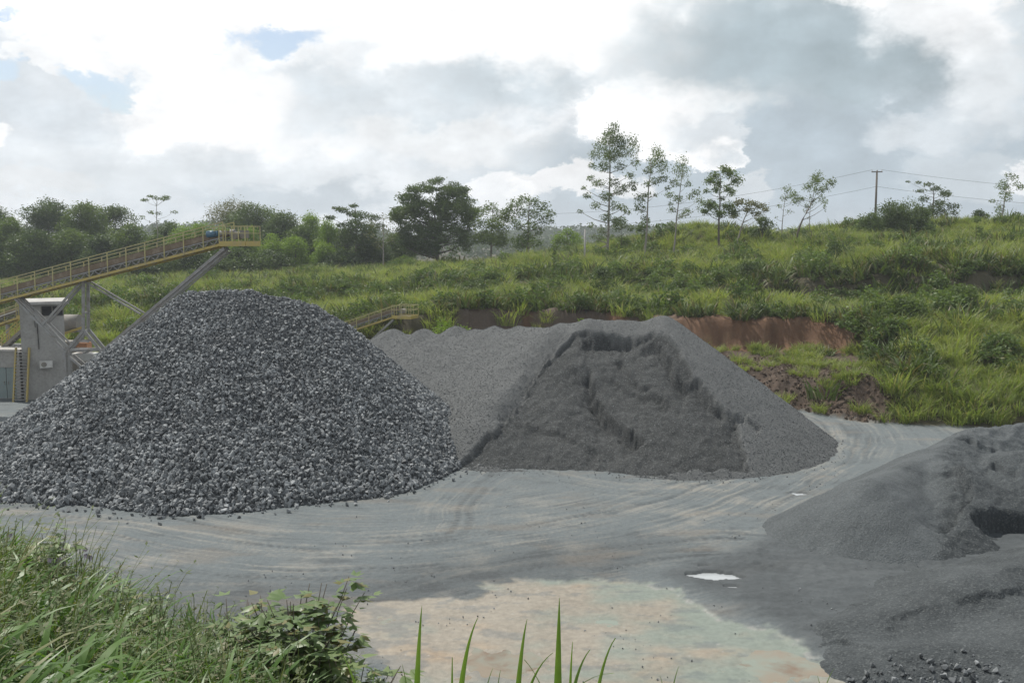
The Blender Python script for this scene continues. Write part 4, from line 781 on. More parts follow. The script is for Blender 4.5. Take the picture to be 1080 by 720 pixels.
px_tree('eucalyptus_tree', 710, 262, 112, [(6, 88, 6, 1.2), (2, 80, 6, 1.1), (10, 78, 6, 1.1), (0, 68, 6), (12, 66, 4), (22, 58, 5), (26, 50, 4, 1.1), (18, 54, 4), (-4, 56, 5), (4, 52, 5), (14, 38, 5), (8, 34, 4), (-2, 40, 4), (26, 42, 2, 1.4), (-6, 46, 3), (0, 26, 3)], 'pale slender tree third in the row, drooping sprays on one side', 'leaf_euc', HG, 300, .2, .12, 'palebark', 82, 0, .2, .6, seed=43, thick=.6, depth=.7, rs_=1.35)
px_tree('round_tree', 758, 252, 114, [(4, 72, 5), (-4, 66, 5), (10, 68, 6), (16, 60, 6, .9), (-12, 60, 5), (0, 58, 5), (8, 52, 5), (14, 48, 4), (-6, 50, 4), (4, 42, 3), (-12, 36, 6, .6), (-4, 34, 6, .6), (8, 34, 6), (-16, 28, 5, .6), (14, 28, 6, .6), (0, 26, 6, .6), (-14, 50, 3)], 'two tiered dark tree with round top on the grassy mound', 'leaf_mid', HG, 380, .24, .16, seed=44, thick=.8)
px_tree('spreading_tree', 776, 250, 116, [(2, 36, 6, .5), (12, 34, 6, .5), (22, 32, 6, .5), (30, 28, 4, .5), (-6, 32, 5, .5), (8, 28, 6, .5), (18, 24, 5, .5), (26, 20, 4, .5), (0, 22, 5, .5)], 'low wide tree with pale forked branches beside the two tiered tree', 'leaf_olive', HG, 220, .24, .15, 'palebark', 30, 0, .3, seed=45, thick=.7)
px_tree('leaning_tree', 838, 272, 104, [(26, 84, 6, .9), (20, 80, 5), (32, 78, 5), (12, 74, 5), (18, 70, 5), (28, 72, 4, 1.1), (30, 62, 3, 1.4), (10, 62, 4), (4, 60, 4, 1.0), (24, 58, 3, 1.3), (-2, 66, 4), (31, 52, 2, 1.6), (14, 54, 3)], 'leaning dark trunked tree with small drooping top halfway up the slope', 'leaf_euc', HG, 340, .2, .16, 'bark', 62, -.3, .5, .5, seed=46, thick=.8)
px_tree('thin_tree', 824, 246, 118, [(4, 46, 5), (8, 40, 6, 1), (2, 36, 4), (12, 34, 3, 1.3), (-4, 28, 3), (6, 22, 3), (-6, 16, 2)], 'very thin pale tree left of the leaning tree', 'leaf_euc', HG, 150, .2, .08, 'palebark', 40, 0, .4, .5, seed=47)
px_tree('thin_tree', 853, 244, 118, [(0, 36, 3), (3, 28, 3, 1.4), (-3, 22, 2), (1, 14, 2), (6, 32, 3)], 'wispy thin tree right of the leaning tree', 'leaf_euc', HG, 120, .2, .07, 'palebark', 32, 0, .4, .5, seed=48)
px_tree('spreading_tree', 984, 232, 122, [(-22, 38, 3, .4), (-12, 36, 4, .4), (-14, 30, 4, .4), (-4, 32, 5, .4), (6, 28, 5, .4), (14, 26, 5, .4), (-6, 22, 5, .5), (8, 18, 6, .5), (18, 14, 6, .5), (0, 12, 7, .6), (12, 8, 7, .6), (-8, 8, 6, .6), (24, 8, 4, .5), (-26, 40, 2, .4)], 'layered wind swept dark tree right of the wooden power pole', 'leaf_dark', HG, 240, .24, .14, seed=49)
px_tree('crooked_tree', 1056, 232, 122, [(6, 46, 4), (14, 44, 4), (0, 40, 4), (-6, 34, 5), (6, 34, 4), (14, 34, 4), (20, 38, 3), (-4, 26, 4), (4, 22, 4), (-2, 14, 4, 1), (10, 28, 3), (-8, 20, 3), (2, 8, 5)], 'small crooked tree with tufted crown near the right frame edge', 'leaf_mid', HG, 190, .22, .12, 'palebark', 38, 0, .3, seed=50)
# bushes
BG = 'dark bushes on the hill'
def bush(px, py, d, wpx, hpx, label, leaf='leaf_dark', n=14, seed=0, n_per=380, name='bush'):
    mp = d / 1050.0; r = random.Random(seed); b = at(px, py, d); gz = ground_z(b.x, d); W = wpx * mp; H = hpx * mp + max(0, b.z - gz)
    cl = dome(r, W, H, 0.0, n, min(W * .2, H * .35), W * .8, .85)
    return tree(name, (b.x, d, gz), cl, label, 'bush', BG, leaf, n_per, .22, .07, 'bark', H * .6, 0, .1, seed=seed, limbs=.5)
bush(952, 243, 112, 62, 38, 'largest dark bush at the foot of the wooden power pole', n=26, seed=61)
bush(917, 246, 111, 40, 22, 'low dark bush joined to the left of the largest bush', n=14, seed=62)
bush(968, 246, 110, 40, 20, 'squat dark bush right of the largest bush', n=14, seed=63)
bush(803, 244, 116, 30, 20, 'rounded bush beside the low spreading tree on the mound', n=12, seed=64)
bush(1037, 234, 120, 26, 15, 'low rounded bush left of the small crooked tree', n=10, seed=65)
bush(1072, 234, 120, 40, 10, 'flat bush under the small crooked tree', n=10, seed=66)
bush(1028, 262, 100, 20, 30, 'upright dark bush alone in the grass below the crooked tree', n=9, seed=67, leaf='leaf_mid')
bush(890, 256, 106, 14, 16, 'small dark bush in the grass below the largest bush', n=6, seed=68)
bush(586, 282, 108, 12, 26, 'narrow dark shrub standing near the concrete pole', n=9, seed=69)
bush(583, 300, 100, 14, 28, 'brownish shrub just below the narrow dark shrub', n=9, seed=70, leaf='leaf_mid')
bush(655, 262, 126, 30, 38, 'leafy bush behind the tallest slender tree', n=14, seed=71, leaf='leaf_mid')
bush(680, 256, 128, 26, 26, 'bush between the first and second slender trees', n=10, seed=72, leaf='leaf_mid')
bush(500, 312, 90, 40, 26, 'dark bush hanging over the earth cut behind the small conveyor', n=10, seed=73)
bush(636, 316, 86, 34, 34, 'dark tangled bush on the terrace above the gravel pile', n=12, seed=74)
bush(880, 292, 93, 44, 24, 'dark bush spreading on the terrace below the leaning tree', n=12, seed=75)
bush(790, 300, 88, 30, 24, 'tangled bush on the terrace above the red earth cut', n=10, seed=76)
bush(700, 338, 77, 30, 14, 'low green bush on the brown cut just behind the gravel pile peak', leaf='leaf_bright', n=7, seed=81)
bush(618, 340, 77, 26, 14, 'low green bush on the brown cut behind the flat top of the gravel pile', leaf='leaf_bright', n=7, seed=82)
bush(475, 356, 76, 66, 22, 'bright green shrub in front of the brown cut beside the small conveyor', leaf='leaf_bright', n=16, seed=83)
bush(950, 352, 66, 60, 34, 'creeper covered green mound at the foot of the slope', n=20, seed=77, leaf='leaf_mid')
bush(1010, 340, 70, 70, 36, 'broad leafy scrub above the creeper covered mound', n=20, seed=78, leaf='leaf_mid')
bush(1060, 385, 60, 50, 30, 'leafy scrub low on the slope at the right frame edge', n=14, seed=79, leaf='leaf_mid')
bush(925, 340, 70, 40, 26, 'leafy scrub at the end of the red earth cut', n=12, seed=80, leaf='leaf_mid')
# far wooded ridge: one mass
def far_wood():
    n = 5200; x = rs.uniform(-700, 700, n); y = rs.uniform(420, 820, n); z = terrain(x, y)[0]; rng = np.random.RandomState(77)
    cl = [(a, b, c + 2, rng.uniform(4, 8), .8) for a, b, c in zip(x, y, z)]
    V, F = leaf_cloud(cl, rng, .9, 3.0, .5); o = mesh_np('woods', V, F, M['leaf_far'], False); tag(o, kind='stuff'); o['label'] = 'distant wooded ridge fading in the haze'
far_wood()

# near leafy bush with individual leaves, near grass plants, flowers
def near_bush(px, py, d, spread, h, n_st, label, seed):
    r = random.Random(seed); c0 = at(px, py, d); gz = ground_z(c0.x, d); root = empty('leafy_bush', (c0.x, d, gz)); tag(root, label, 'bush'); stem = MB(); V = []; F = []
    for i in range(n_st):
        a = r.uniform(0, 6.283); L = h * r.uniform(.55, 1.0); ln = spread * r.uniform(.1, 1) ; pts = []
        for k in range(7): q = k / 6; pts.append(Vector((c0.x + math.cos(a) * ln * q ** 1.2 + r.uniform(-.02, .02), d + math.sin(a) * ln * q ** 1.2 * .8, gz + L * q - .1 * ln * q * q)))
        stem.tube(pts, [.008 * (1 - .6 * k / 6) for k in range(7)], 5)
        for k in range(20):
            q = r.uniform(.3, 1.02) if False else r.uniform(.3, 1.0); i0 = min(int(q * 6), 5); p = pts[i0].lerp(pts[i0 + 1], q * 6 - i0); ta = r.uniform(0, 6.283); dr = Vector((math.cos(ta), math.sin(ta), r.uniform(-.35, .5))).normalized(); pt_ = r.uniform(.03, .10); c = p + dr * pt_; l = r.uniform(.07, .15)
            for j in (-1, 0, 1) if r.random() < .6 else (0,):
                dd = (Matrix.Rotation(j * .8, 3, 'Z') @ dr); dd.z -= .25; dd.normalize(); sdv = dd.cross(Vector((r.uniform(-.3, .3), r.uniform(-.3, .3), 1))).normalized() * l * .26; up = Vector((0, 0, 1)) * l * .06; b = len(V)
                V += [tuple(c), tuple(c + dd * l * .35 + sdv - up), tuple(c + dd * l), tuple(c + dd * l * .35 - sdv - up), tuple(c + dd * l * .45)]; F += [(b, b + 1, b + 4), (b + 1, b + 2, b + 4), (b + 2, b + 3, b + 4), (b + 3, b, b + 4)]
    stem.build('stem', M['bark'], root, True); o = mesh_np('leaves', np.array(V) - np.array(root.location), np.array(F), M['bushleaf'], True, root); return root
near_bush(318, 740, 7.2, .65, 1.2, 44, 'leafy bush with three lobed leaves, tallest on the near bank rim', 91)
near_bush(372, 728, 7.0, .5, 1.0, 28, 'smaller dark leafed bush right of the tallest leafy bush', 92)
near_bush(262, 742, 7.4, .5, .95, 24, 'low leafy bush between the near grass and the tallest leafy bush', 93)
near_bush(120, 700, 8.3, .5, .8, 14, 'small leafy shrub standing among the near grass', 94)
near_bush(50, 640, 9.4, .45, .95, 14, 'shrub with thin twigs at the top of the near bank', 95)
def blade_plant(px, d, tips, label, seed):
    """tips: (tip x, tip y, x where it crosses the low edge of sight, width, extra depth, droop)"""
    r = random.Random(seed); x0 = (px - 540) / 1050 * d; gz = ground_z(x0, d); root = empty('grass_plant', (x0, d, gz)); tag(root, label, 'grass plant', 'single grass plants close to the camera')
    for (tx, ty, bx, w, dd, dr) in tips:
        e = at(tx, ty, d + dd); s = Vector((x0 + r.uniform(-.05, .05), d, gz)); k_ = 50 / max(10, 720 - ty); c = at(bx + (bx - tx) * k_, 770, d + dd * .5); V = []; n = 34; L = (e - c).length
        side0 = Vector((1, r.uniform(-.5, .5), 0)).normalized()
        for k in range(n + 1):
            q = k / n; p = s * (1 - q) ** 2 + c * (2 * q * (1 - q)) + e * q * q; p.z -= dr * max(0, q - .8) ** 2 * 25 * .04; p.x += dr * max(0, q - .7) ** 2 * .8
            ww = w * min(1, ((e - p).length) / .34) ** .8 * .5 + .0005; sd_ = side0
            V += [tuple(p - sd_ * ww + Vector((0, -.3 * ww, 0))), tuple(p + Vector((0, .45 * ww, 0))), tuple(p + sd_ * ww + Vector((0, -.3 * ww, 0)))]
        F = []
        for k in range(n): b = 3 * k; F += [(b, b + 1, b + 4, b + 3), (b + 1, b + 2, b + 5, b + 4)]
        mesh_np('blade', np.array(V) - np.array(root.location), np.array(F), M['blade'], True, root)
M['blade'] = leaf_mat('fresh_blade', (0.095, 0.17, 0.035), (0.16, 0.25, 0.055), None, .4, .4, 6.0)
blade_plant(440, 2.9, [(445, 638, 437, .024, .1, 0), (424, 700, 430, .012, .2, 0), (472, 690, 478, .016, 0, .2)], 'lone upright blade left of the other near blades', 1)
blade_plant(480, 2.7, [(501, 650, 474, .026, .1, .1), (520, 704, 512, .012, .3, 0)], 'slanting blade second from the left at the frame bottom', 2)
blade_plant(545, 2.9, [(556, 652, 540, .024, .1, 0), (576, 684, 545, .020, .15, .3), (528, 706, 524, .012, .1, 0)], 'pair of crossing blades in the middle of the frame bottom', 3)
blade_plant(592, 2.6, [(590, 630, 588, .028, .05, 0), (617, 682, 596, .024, .2, .2), (641, 668, 624, .018, .1, .3), (622, 696, 585, .022, .3, 1.0), (566, 702, 580, .012, .2, -.5), (604, 676, 600, .014, -.1, 0)], 'tallest upright blades rising from the frame bottom', 4)
blade_plant(384, 3.0, [(366, 690, 380, .024, .1, -.3), (396, 706, 392, .014, .1, 0)], 'short blade leaning over at the foot of the leafy bush', 5)
blade_plant(868, 3.4, [(880, 704, 868, .014, .1, 0), (862, 712, 866, .012, .1, 0)], 'tiny blade tip below the stone dust heaps', 6)
blade_plant(705, 3.2, [(716, 702, 708, .012, .1, 0), (696, 712, 700, .012, .1, 0)], 'short blade tip in front of the silt pond', 7)
FLW = [(48, 590, 9.0, 'lilac wildflower nearest the middle of the near bank'), (66, 592, 9.2, 'large lilac wildflower cluster beside another on the near bank'), (84, 577, 9.5, 'lilac wildflower on the upper near bank edge'), (94, 585, 9.3, 'lilac wildflower rightmost on the near bank'), (15, 562, 9.6, 'small lilac wildflower near the left frame edge')]
for i, (px, py, d, lab) in enumerate(FLW):
    p = at(px, py, d); gz = ground_z(p.x, d); root = empty('wildflower', (p.x, d, gz)); tag(root, lab, 'flower', 'lilac wildflowers on the near bank'); s = MB(); s.tube([(p.x, d, gz), (p.x + .02, d, (gz + p.z) / 2), tuple(p)], .004, 5); s.build('stem', M['weed'], root)
    f = MB(); r = random.Random(i)
    for q in range(4 if i == 1 else 2):
        c = p + Vector((r.uniform(-.05, .05), r.uniform(-.03, .03), r.uniform(-.03, .03)))
        for k in range(5): a = k * 1.2566 + q; e = Vector((math.cos(a), -.35, math.sin(a))) * .028; sd_ = Vector((-math.sin(a), 0, math.cos(a))) * .012; b = len(f.V); f.V += [tuple(c), tuple(c + e * .6 + sd_), tuple(c + e), tuple(c + e * .6 - sd_)]; f.F.append((b, b + 1, b + 2, b + 3))
    f.build('blossom', M['blossom'], root)

# ------------------------------------------------------------------ conveyor and plant
def conveyor(name, hd, tl, wid, label, rail=.78, deep=.34, plat=1.4, scale=1.0, bays=26, rmat='paleyellow', group=None):
    """hd, tl: head and tail points on the near lower chord"""
    hd, tl = Vector(hd), Vector(tl); ax = (hd - tl).normalized(); side = Vector((-ax.y, ax.x, 0)).normalized()
    if side.y < 0: side = -side
    up = Vector((0, 0, 1)); L = (hd - tl).length; root = empty(name, (tl.x, tl.y, ground_z(tl.x, tl.y))); tag(root, label, 'conveyor', group)
    f = lambda s, o, z: tl + ax * s + side * o + up * z
    for o in (0, wid):
        b = MB(); b.beam(f(0, o, 0), f(L, o, 0), .07, .13 * scale); b.build('lower_beam', M['yellow'], root)
        b = MB(); b.beam(f(0, o, deep), f(L, o, deep), .07, .06); b.build('upper_chord', M['steel'], root)
    t = MB(); n = bays
    for o in (0.01, wid - .01):
        for k in range(n):
            s0, s1 = L * k / n, L * (k + 1) / n; sm = (s0 + s1) / 2; t.beam(f(s0, o, .05), f(sm, o, deep), .04, .04); t.beam(f(sm, o, deep), f(s1, o, .05), .04, .04)
    for k in range(n + 1): t.beam(f(L * k / n, 0.04, .02), f(L * k / n, wid - .04, .02), .04, .04)
    t.build('truss', M['steel'], root)
    b = MB(); b.beam(f(0, wid / 2, deep + .12), f(L, wid / 2, deep + .12), wid * .62, .03); b.build('belt', M['rubber'], root)
    b = MB(); b.beam(f(0, wid / 2, .12), f(L, wid / 2, .12), wid * .6, .02); b.build('return_belt', M['rubber'], root)
    for o in (.09, wid - .09):
        g = MB(); g.beam(f(0, o, deep + .22), f(L, o, deep + .22), .02, .30 * scale)
        for k in range(n): g.beam(f(L * (k + .5) / n, o, deep + .06), f(L * (k + .5) / n, o, deep + .38), .05)
        g.build('belt_guard', M['belt'], root)
    for o in (-.04, wid + .04):
        h = MB(); h.beam(f(0, o, deep + rail), f(L, o, deep + rail), .045); h.beam(f(0, o, deep + rail * .55), f(L, o, deep + rail * .55), .03)
        for k in range(0, n + 1, 2): h.beam(f(L * k / n, o, -.03), f(L * k / n, o, deep + rail), .05)
        h.build('handrail', M[rmat], root)
    # head platform
    fl = Vector((ax.x, ax.y, 0)).normalized(); g0 = hd; e = lambda s, o, z: g0 + fl * s + side * o + up * z
    p = MB(); p.beam(e(-.1, wid / 2, .02), e(plat, wid / 2, .02), wid + .5, .05); p.build('platform', M['dusty'], root)
    p = MB(); p.beam(e(-.1, -.27, 0), e(plat, -.27, 0), .05, .26 * scale); p.beam(e(-.1, wid + .27, 0), e(plat, wid + .27, 0), .05, .26 * scale); p.beam(e(plat, -.25, 0), e(plat, wid + .25, 0), .05, .26 * scale); p.build('toe_board', M['yellow'], root)
    h = MB(); top = .9 * scale
    for o in (-.27, wid + .27):
        h.beam(e(-.1, o, top), e(plat, o, top), .045); h.beam(e(-.1, o, top * .6), e(plat, o, top * .6), .035)
        for k in range(5): s = -.1 + (plat + .1) * k / 4; h.beam(e(s, o, .1), e(s, o, top), .045)
    h.beam(e(plat, -.27, top), e(plat, wid + .27, top), .045); h.beam(e(plat, -.27, top * .6), e(plat, wid + .27, top * .6), .035); h.build('platform_rail', M[rmat], root)
    r = MB(); r.tube([e(plat * .35, .12, .42), e(plat * .35, wid - .12, .42)], .2 * scale, 14); r.build('head_drum', M['dusty'], root, True)
    return root, e
hp = at(236, 257, 52); tp = at(-170, 361, 58.8)
conv, e_ = conveyor('long_conveyor', hp, tp, 1.0, 'long yellow railed conveyor climbing to a platform above the stone heap', bays=44)
m = MB(); m.tube([at(218, 247, 52.2), at(228, 246.5, 52.2)], .17, 12); m.box(at(229.5, 246, 52.2), (.12, .3, .3)); mo = m.build('motor', M['motor'], conv, True)
m = MB(); m.tube([at(231, 246, 52.2), at(239, 246, 52.2)], .14, 12); m.tube([at(243, 246, 52.3), at(248, 246, 52.3)], .2, 12); m.build('gearbox', M['steel'], conv, True)
m = MB(); m.box(at(258, 247, 52.4), (.35, .5, .4)); m.build('discharge_chute', M['dusty'], conv)
for o in (0, .62):
    a = at(237, 262, 52); b = at(106, 372, 55); v = Vector((0, o, 0)); x = MB(); x.beam(a + v, b + v, .13, .16); x.beam(a + v + Vector((.12, 0, -.17)), b + v + Vector((.12, 0, -.17)), .1, .05); x.build('support_strut', M['steel'], conv)
    j1 = at(88, 349, 55) + v; jl = at(68, 372, 55) + v; jr = at(108, 372, 55) + v; t1 = at(88, 296, 55) + v
    x = MB(); x.beam(t1, j1, .15, .14); x.build('support_column', M['steel'], conv)
    x = MB(); x.beam(j1, jl, .15, .14); x.beam(j1 + Vector((.05, 0, 0)), jr, .15, .14); x.beam(at(72, 369, 55) + v, at(104, 369, 55) + v, .14, .12); x.beam(at(82, 360, 55) + v, at(94, 360, 55) + v, .1, .1); x.beam(at(73, 376, 55) + v, at(92, 392, 55) + v, .12, .12); x.build('a_frame', M['steel'], conv)
    x = MB(); x.beam(jl, Vector((jl.x, jl.y, 0)), .18, .18); x.build('leg', M['steel'], conv); x = MB(); x.beam(jr, Vector((jr.x, jr.y, 0)), .22, .22); x.build('leg', M['steel'], conv)
    x = MB(); x.beam(t1, at(148, 331, 54.1) + v, .07, .08); x.beam(at(13, 312, 55.6) + v, at(68, 369, 55) + v, .08, .12); x.beam(at(16, 312, 55.6) + v, at(72, 366, 55) + v, .05, .08); x.beam(at(85, 298, 55) + v, at(45, 342, 55.2) + v, .08, .12); x.build('brace', M['steel'], conv)
for q in (349, 372, 330): x = MB(); x.beam(at(88, q, 55), at(88, q, 55) + Vector((0, .62, 0)), .1); x.build('cross_tie', M['steel'], conv)
# small far conveyor
h2 = at(416, 334, 77); t2 = at(300, 372, 80); c2, _e = conveyor('small_conveyor', h2, t2, .9, 'small yellow railed conveyor ending behind the two big heaps', plat=1.5, bays=18, rail=.55)
x = MB(); x.beam(at(415, 337, 77), at(386, 364, 78), .14, .16); x.beam(at(415, 337, 77.8), at(386, 364, 78.8), .14, .16); x.build('support_strut', M['steel'], c2)
# conveyors seen beside the tower
h3 = at(22, 334, 64); t3 = at(-90, 372, 66); c3, _e = conveyor('side_conveyor', h3, t3, .8, 'short conveyor with white belt cover left of the tower building', plat=.6, bays=14, rail=.5)
x = MB(); x.beam(t3 + Vector((0, -.1, .45)), h3 + Vector((0, -.1, .45)), .3, .05); x.build('belt_cover', M['white'], c3); x = MB(); x.beam(at(8, 342, 64.2), at(8, 342, 64.2) * 1 - Vector((0, 0, at(8, 342, 64.2).z)), .2); x.build('leg', M['steel'], c3)
st_ = empty('metal_stair', (at(4, 370, 62.8).x, 62.8, 3)); tag(st_, 'yellow railed steel stair rising beside the tower building', 'stair')
for o in (0, .7): x = MB(); x.beam(at(-22, 388, 62.8) + Vector((0, o, 0)), at(26, 346, 62.8) + Vector((0, o, 0)), .06, .2); x.build('stringer', M['dusty'], st_); x = MB(); x.beam(at(-22, 374, 62.8) + Vector((0, o, 0)), at(26, 332, 62.8) + Vector((0, o, 0)), .05); x.beam(at(-22, 381, 62.8) + Vector((0, o, 0)), at(26, 339, 62.8) + Vector((0, o, 0)), .04); [x.beam(at(-22 + 48 * k / 6, 388 - 42 * k / 6, 62.8) + Vector((0, o, 0)), at(-22 + 48 * k / 6, 374 - 42 * k / 6, 62.8) + Vector((0, o, 0)), .05) for k in range(7)]; x.build('handrail', M['yellow'], st_)
x = MB()
for k in range(14): q = at(-22 + 48 * k / 13, 388 - 42 * k / 13, 62.8); x.box(q + Vector((0, .35, .05)), (.24, .66, .04))
x.build('tread', M['steel'], st_)
# tower building
D0 = 61.0; bx0, bx1 = at(26.5, 400, D0).x, at(65, 400, D0).x; zt = at(40, 321, D0).z; cx = (bx0 + bx1) / 2; tw = empty('tower_building', (cx, D0, 0), math.atan2(-cx, D0)); tag(tw, 'narrow grey rendered two storey tower with flat roof slab and dark window', 'building')
def wall_open(name, x0, x1, z0, z1, y, th, holes, mat, parent):
    xs = sorted({x0, x1, *[h[0] for h in holes], *[h[1] for h in holes]}); zs = sorted({z0, z1, *[h[2] for h in holes], *[h[3] for h in holes]}); b = MB()
    for i in range(len(xs) - 1):
        for j in range(len(zs) - 1):
            mx, mz = (xs[i] + xs[i + 1]) / 2, (zs[j] + zs[j + 1]) / 2
            if any(h[0] < mx < h[1] and h[2] < mz < h[3] for h in holes): continue
            b.box((mx, y + th / 2, mz), (xs[i + 1] - xs[i], th, zs[j + 1] - zs[j]))
    o = b.build(name, mat, parent); bm = bmesh.new(); bm.from_mesh(o.data); bmesh.ops.remove_doubles(bm, verts=bm.verts, dist=.0005); 
    seen = {}
    for fc in bm.faces: seen.setdefault(tuple(sorted(v.index for v in fc.verts)), []).append(fc)
    dl = [q for v in seen.values() if len(v) > 1 for q in v]; bmesh.ops.delete(bm, geom=dl, context='FACES'); bmesh.ops.recalc_face_normals(bm, faces=bm.faces); bm.to_mesh(o.data); bm.free(); return o
wx0, wx1, wz0, wz1 = at(43, 330, D0).x, at(65, 330, D0).x, at(50, 334, D0).z, at(50, 323, D0).z
wall_open('wall', bx0, bx1, -.3, zt, D0, .18, [(wx0, wx1, wz0, wz1)], M['concrete'], tw)
b = MB(); b.box((bx0 + .09, D0 + 1.68, zt / 2), (.18, 2.99, zt)); b.box((bx1 - .09, D0 + 1.68, zt / 2), (.18, 2.99, zt)); b.box((cx, D0 + 3.27, zt / 2), (bx1 - bx0, .18, zt)); b.build('wall', M['concrete'], tw)
rx0, rx1 = at(23, 318, D0).x, at(70, 318, D0).x; b = MB(); b.box(((rx0 + rx1) / 2, D0 + 1.6, zt + .1), (rx1 - rx0, 4.0, .17)); b.build('roof_slab', M['slab'], tw)
wn = MB(); wn.box(((wx0 + wx1) / 2, D0 + .12, (wz0 + wz1) / 2), (wx1 - wx0, .02, wz1 - wz0)); wo = wn.build('window', M['glass'], tw)
fr = MB(); 
for xx in (wx0 + .03, (wx0 + wx1) / 2, wx1 - .03): fr.box((xx, D0 + .08, (wz0 + wz1) / 2), (.05, .05, wz1 - wz0 - .004))
fr.box(((wx0 + wx1) / 2, D0 + .04, wz0 + .03), (wx1 - wx0 - .004, .03, .05)); fr.build('frame', M['dusty'], wo)
b = MB(); b.beam((at(40, 350, D0).x, D0 - .03, at(40, 340, D0).z), (at(40, 350, D0).x + .03, D0 - .03, at(40, 368, D0).z), .06); b.beam((at(37, 350, D0).x, D0 - .03, zt - .05), (at(38, 350, D0).x, D0 - .03, at(40, 345, D0).z), .035); b.build('downpipe', M['rubber'], tw)
ac = at(48, 384, D0 - .2); r_ = empty('air_conditioner', ac + Vector((0, .08, 0)), math.atan2(-cx, D0)); tag(r_, 'white air conditioner unit mounted on the tower wall', 'air conditioner'); b = MB(); b.box(ac, (.72, .34, .42)); b.build('casing', M['white'], r_)
b = MB(); b.tube([ac + Vector((-.12, -.172, 0)), ac + Vector((-.12, -.19, 0))], .16, 16); b.build('fan_grille', M['dusty'], r_); b = MB(); b.box(ac + Vector((0, .03, -.26)), (.6, .3, .04)); b.build('bracket', M['steel'], r_)
# low annex
az1 = at(10, 371, D0).z; ax1 = at(19, 400, D0).x; ax0 = ax1 - 6; an = empty('low_building', ((ax0 + ax1) / 2, D0 + .3, 0)); tag(an, 'low grey building with blue grey metal doors left of the tower', 'building')
dz1 = at(5, 388, D0).z; wall_open('wall', ax0, ax1, -.3, az1, D0 + .3, .18, [(ax1 - 1.55, ax1 - .25, .02, dz1)], M['concrete'], an)
b = MB(); b.box((ax0 + 3, D0 + 2.0, az1 + .06), (6.2, 3.6, .12)); b.build('roof', M['slab'], an); b = MB(); b.box((ax1 - .09, D0 + 2.1, az1 / 2), (.18, 3.2, az1 - .01)); b.box((ax0 + 3, D0 + 3.8, az1 / 2), (6, .18, az1 - .01)); b.build('wall', M['concrete'], an)
for k in range(2):
    x0 = ax1 - 1.53 + .65 * k; b = MB(); b.box((x0 + .31, D0 + .38, dz1 / 2), (.61, .05, dz1 - .03)); dd = b.build('door', M['door'], an); b = MB(); b.box((x0 + (.5 if k == 0 else .1), D0 + .34, dz1 * .5), (.04, .04, .2)); b.build('handle', M['steel'], dd)
# ladder stair by the annex
ld = empty('steel_ladder', (at(23, 425, D0 - .6).x, D0 - .6, 0)); tag(ld, 'steep yellow sided ladder with grey rungs against the tower foot', 'ladder')
for q in (16.5, 30.5): b = MB(); b.beam((at(q, 400, D0 - .6).x, D0 - 1.0, 0), (at(q, 400, D0 - .6).x, D0 - .35, at(20, 367, D0 - .6).z), .09, .14); b.build('side_rail', M['yellow'], ld)
for k in range(16): z_ = .15 + k * .19; y_ = D0 - 1.0 + .65 * z_ / 3.1; b = MB(); b.box((at(23.5, 400, D0 - .6).x, y_, z_), (.78, .2, .04)); b.build('rung', M['steel'], ld)
# machinery glimpsed behind
mc = empty('crusher', (at(80, 345, 68).x, 68, 0)); tag(mc, 'dusty crusher with grey drum and yellow beam behind the tower building', 'machine')
b = MB(); b.tube([at(68, 341, 68), at(84, 341, 68)], .62, 18); b.build('drum', M['dusty'], mc, True); b = MB(); b.beam(at(64, 353, 67.4), at(90, 344, 67.4), .1, .16); b.build('beam', M['yellow'], mc)
b = MB(); b.box(at(76, 385, 68.5), (2.4, 1.2, 3.4)); b.build('housing', M['dusty'], mc)
for q in (66, 86): b = MB(); p0 = at(q, 350, 68); b.beam(p0, (p0.x, p0.y, 0), .18); b.build('leg', M['steel'], mc)
hpb = at(86, 372, 66); hp_ = empty('hopper', (hpb.x, 66, 0)); tag(hp_, 'orange and white hopper glimpsed under the conveyor support', 'hopper')
b = MB(); c = at(87, 364, 66); b.box(c, (.9, .8, .42)); b.build('bin', M['orange'], hp_); c = at(90, 376, 66); b = MB(); b.box(c, (1.5, .9, .5)); b.build('body', M['white'], hp_)
for q in (80, 98): b = MB(); p0 = at(q, 380, 66); b.beam(p0, (p0.x, p0.y, 0), .14); b.build('leg', M['dusty'], hp_)

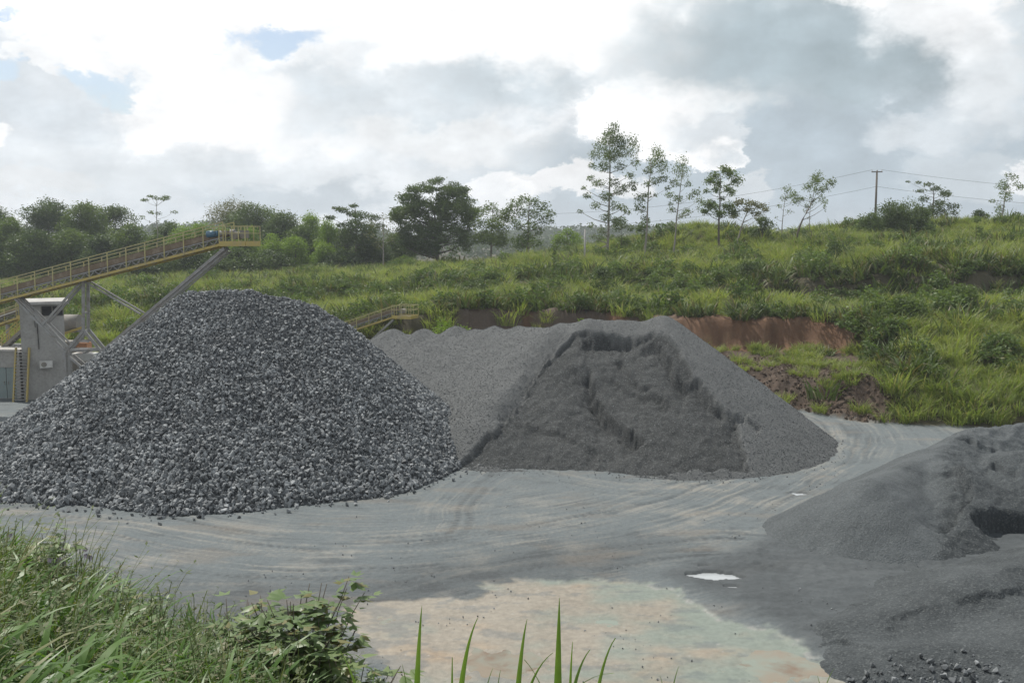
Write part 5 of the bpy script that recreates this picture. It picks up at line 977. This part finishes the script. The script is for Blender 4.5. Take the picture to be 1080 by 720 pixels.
# ------------------------------------------------------------------ poles and wires
def pole(px, ytop, d, rad, label, mat, arm=True, name='power_pole'):
    t = at(px, ytop, d); gz = ground_z(t.x, d); root = empty(name, (t.x, d, gz)); tag(root, label, 'pole'); b = MB(); b.tube([(t.x, d, gz - .3), tuple(t)], [rad, rad * .7], 10); b.build('post', mat, root, True)
    if arm:
        b = MB(); b.beam(t + Vector((-.65, 0, -.15)), t + Vector((.65, 0, -.15)), .12); b.build('crossarm', M['wood'], root)
        for o in (-.58, 0.05, .58): b = MB(); q = t + Vector((o, 0, -.09)); b.tube([q, q + Vector((0, 0, .2))], [.05, .035], 8); b.build('insulator', M['white'], root)
    return t
pt = pole(925, 180, 122, .15, 'wooden power pole with a crossarm above the largest bush', M['wood'])
pc = pole(617, 242, 108, .13, 'pale concrete pole standing left of the tallest slender tree', M['post'], arm=False, name='concrete_pole')
def wire(a, c, sag, label):
    b = MB(); n = 24; b.tube([Vector(a).lerp(Vector(c), k / n) - Vector((0, 0, sag * 4 * (k / n) * (1 - k / n))) for k in range(n + 1)], .014, 5); o = b.build('power_line', M['rubber']); tag(o, label, 'wire', 'power lines on the hill')
wire(pt + Vector((-.58, 0, .1)), at(560, 226, 150), 1.2, 'upper power line running from the wooden pole toward the slender trees')
wire(pt + Vector((.58, 0, .1)), at(1300, 205, 118), .8, 'upper power line running from the wooden pole to the right frame edge')
wire(pt + Vector((0, 0, -1.9)), at(560, 240, 150), 1.2, 'lower power line running from the wooden pole toward the slender trees')
wire(pt + Vector((0, 0, -1.9)), at(1300, 222, 118), .8, 'lower power line running from the wooden pole to the right frame edge')
wire(at(160, 269, 90), at(560, 238, 118), .6, 'thin power line crossing in front of the big umbrella tree')

# ------------------------------------------------------------------ haze
HAZE = 0.00042
hb = MB(); hb.box((0, 740, 21), (5400, 1600, 52)); ho = hb.build('haze', bpy.data.materials.new('haze_air')); hm = ho.data.materials[0]; hm.use_nodes = True; hm.node_tree.nodes.clear()
N = NT(hm.node_tree); o_ = N.new('ShaderNodeOutputMaterial'); pv = N.new('ShaderNodeVolumePrincipled'); N.l.new(pv.outputs[0], o_.inputs['Volume'])
pv.inputs['Color'].default_value = (0.86, 0.92, 1.0, 1); pv.inputs['Density'].default_value = HAZE; pv.inputs['Anisotropy'].default_value = 0.3
tag(ho, kind='stuff')
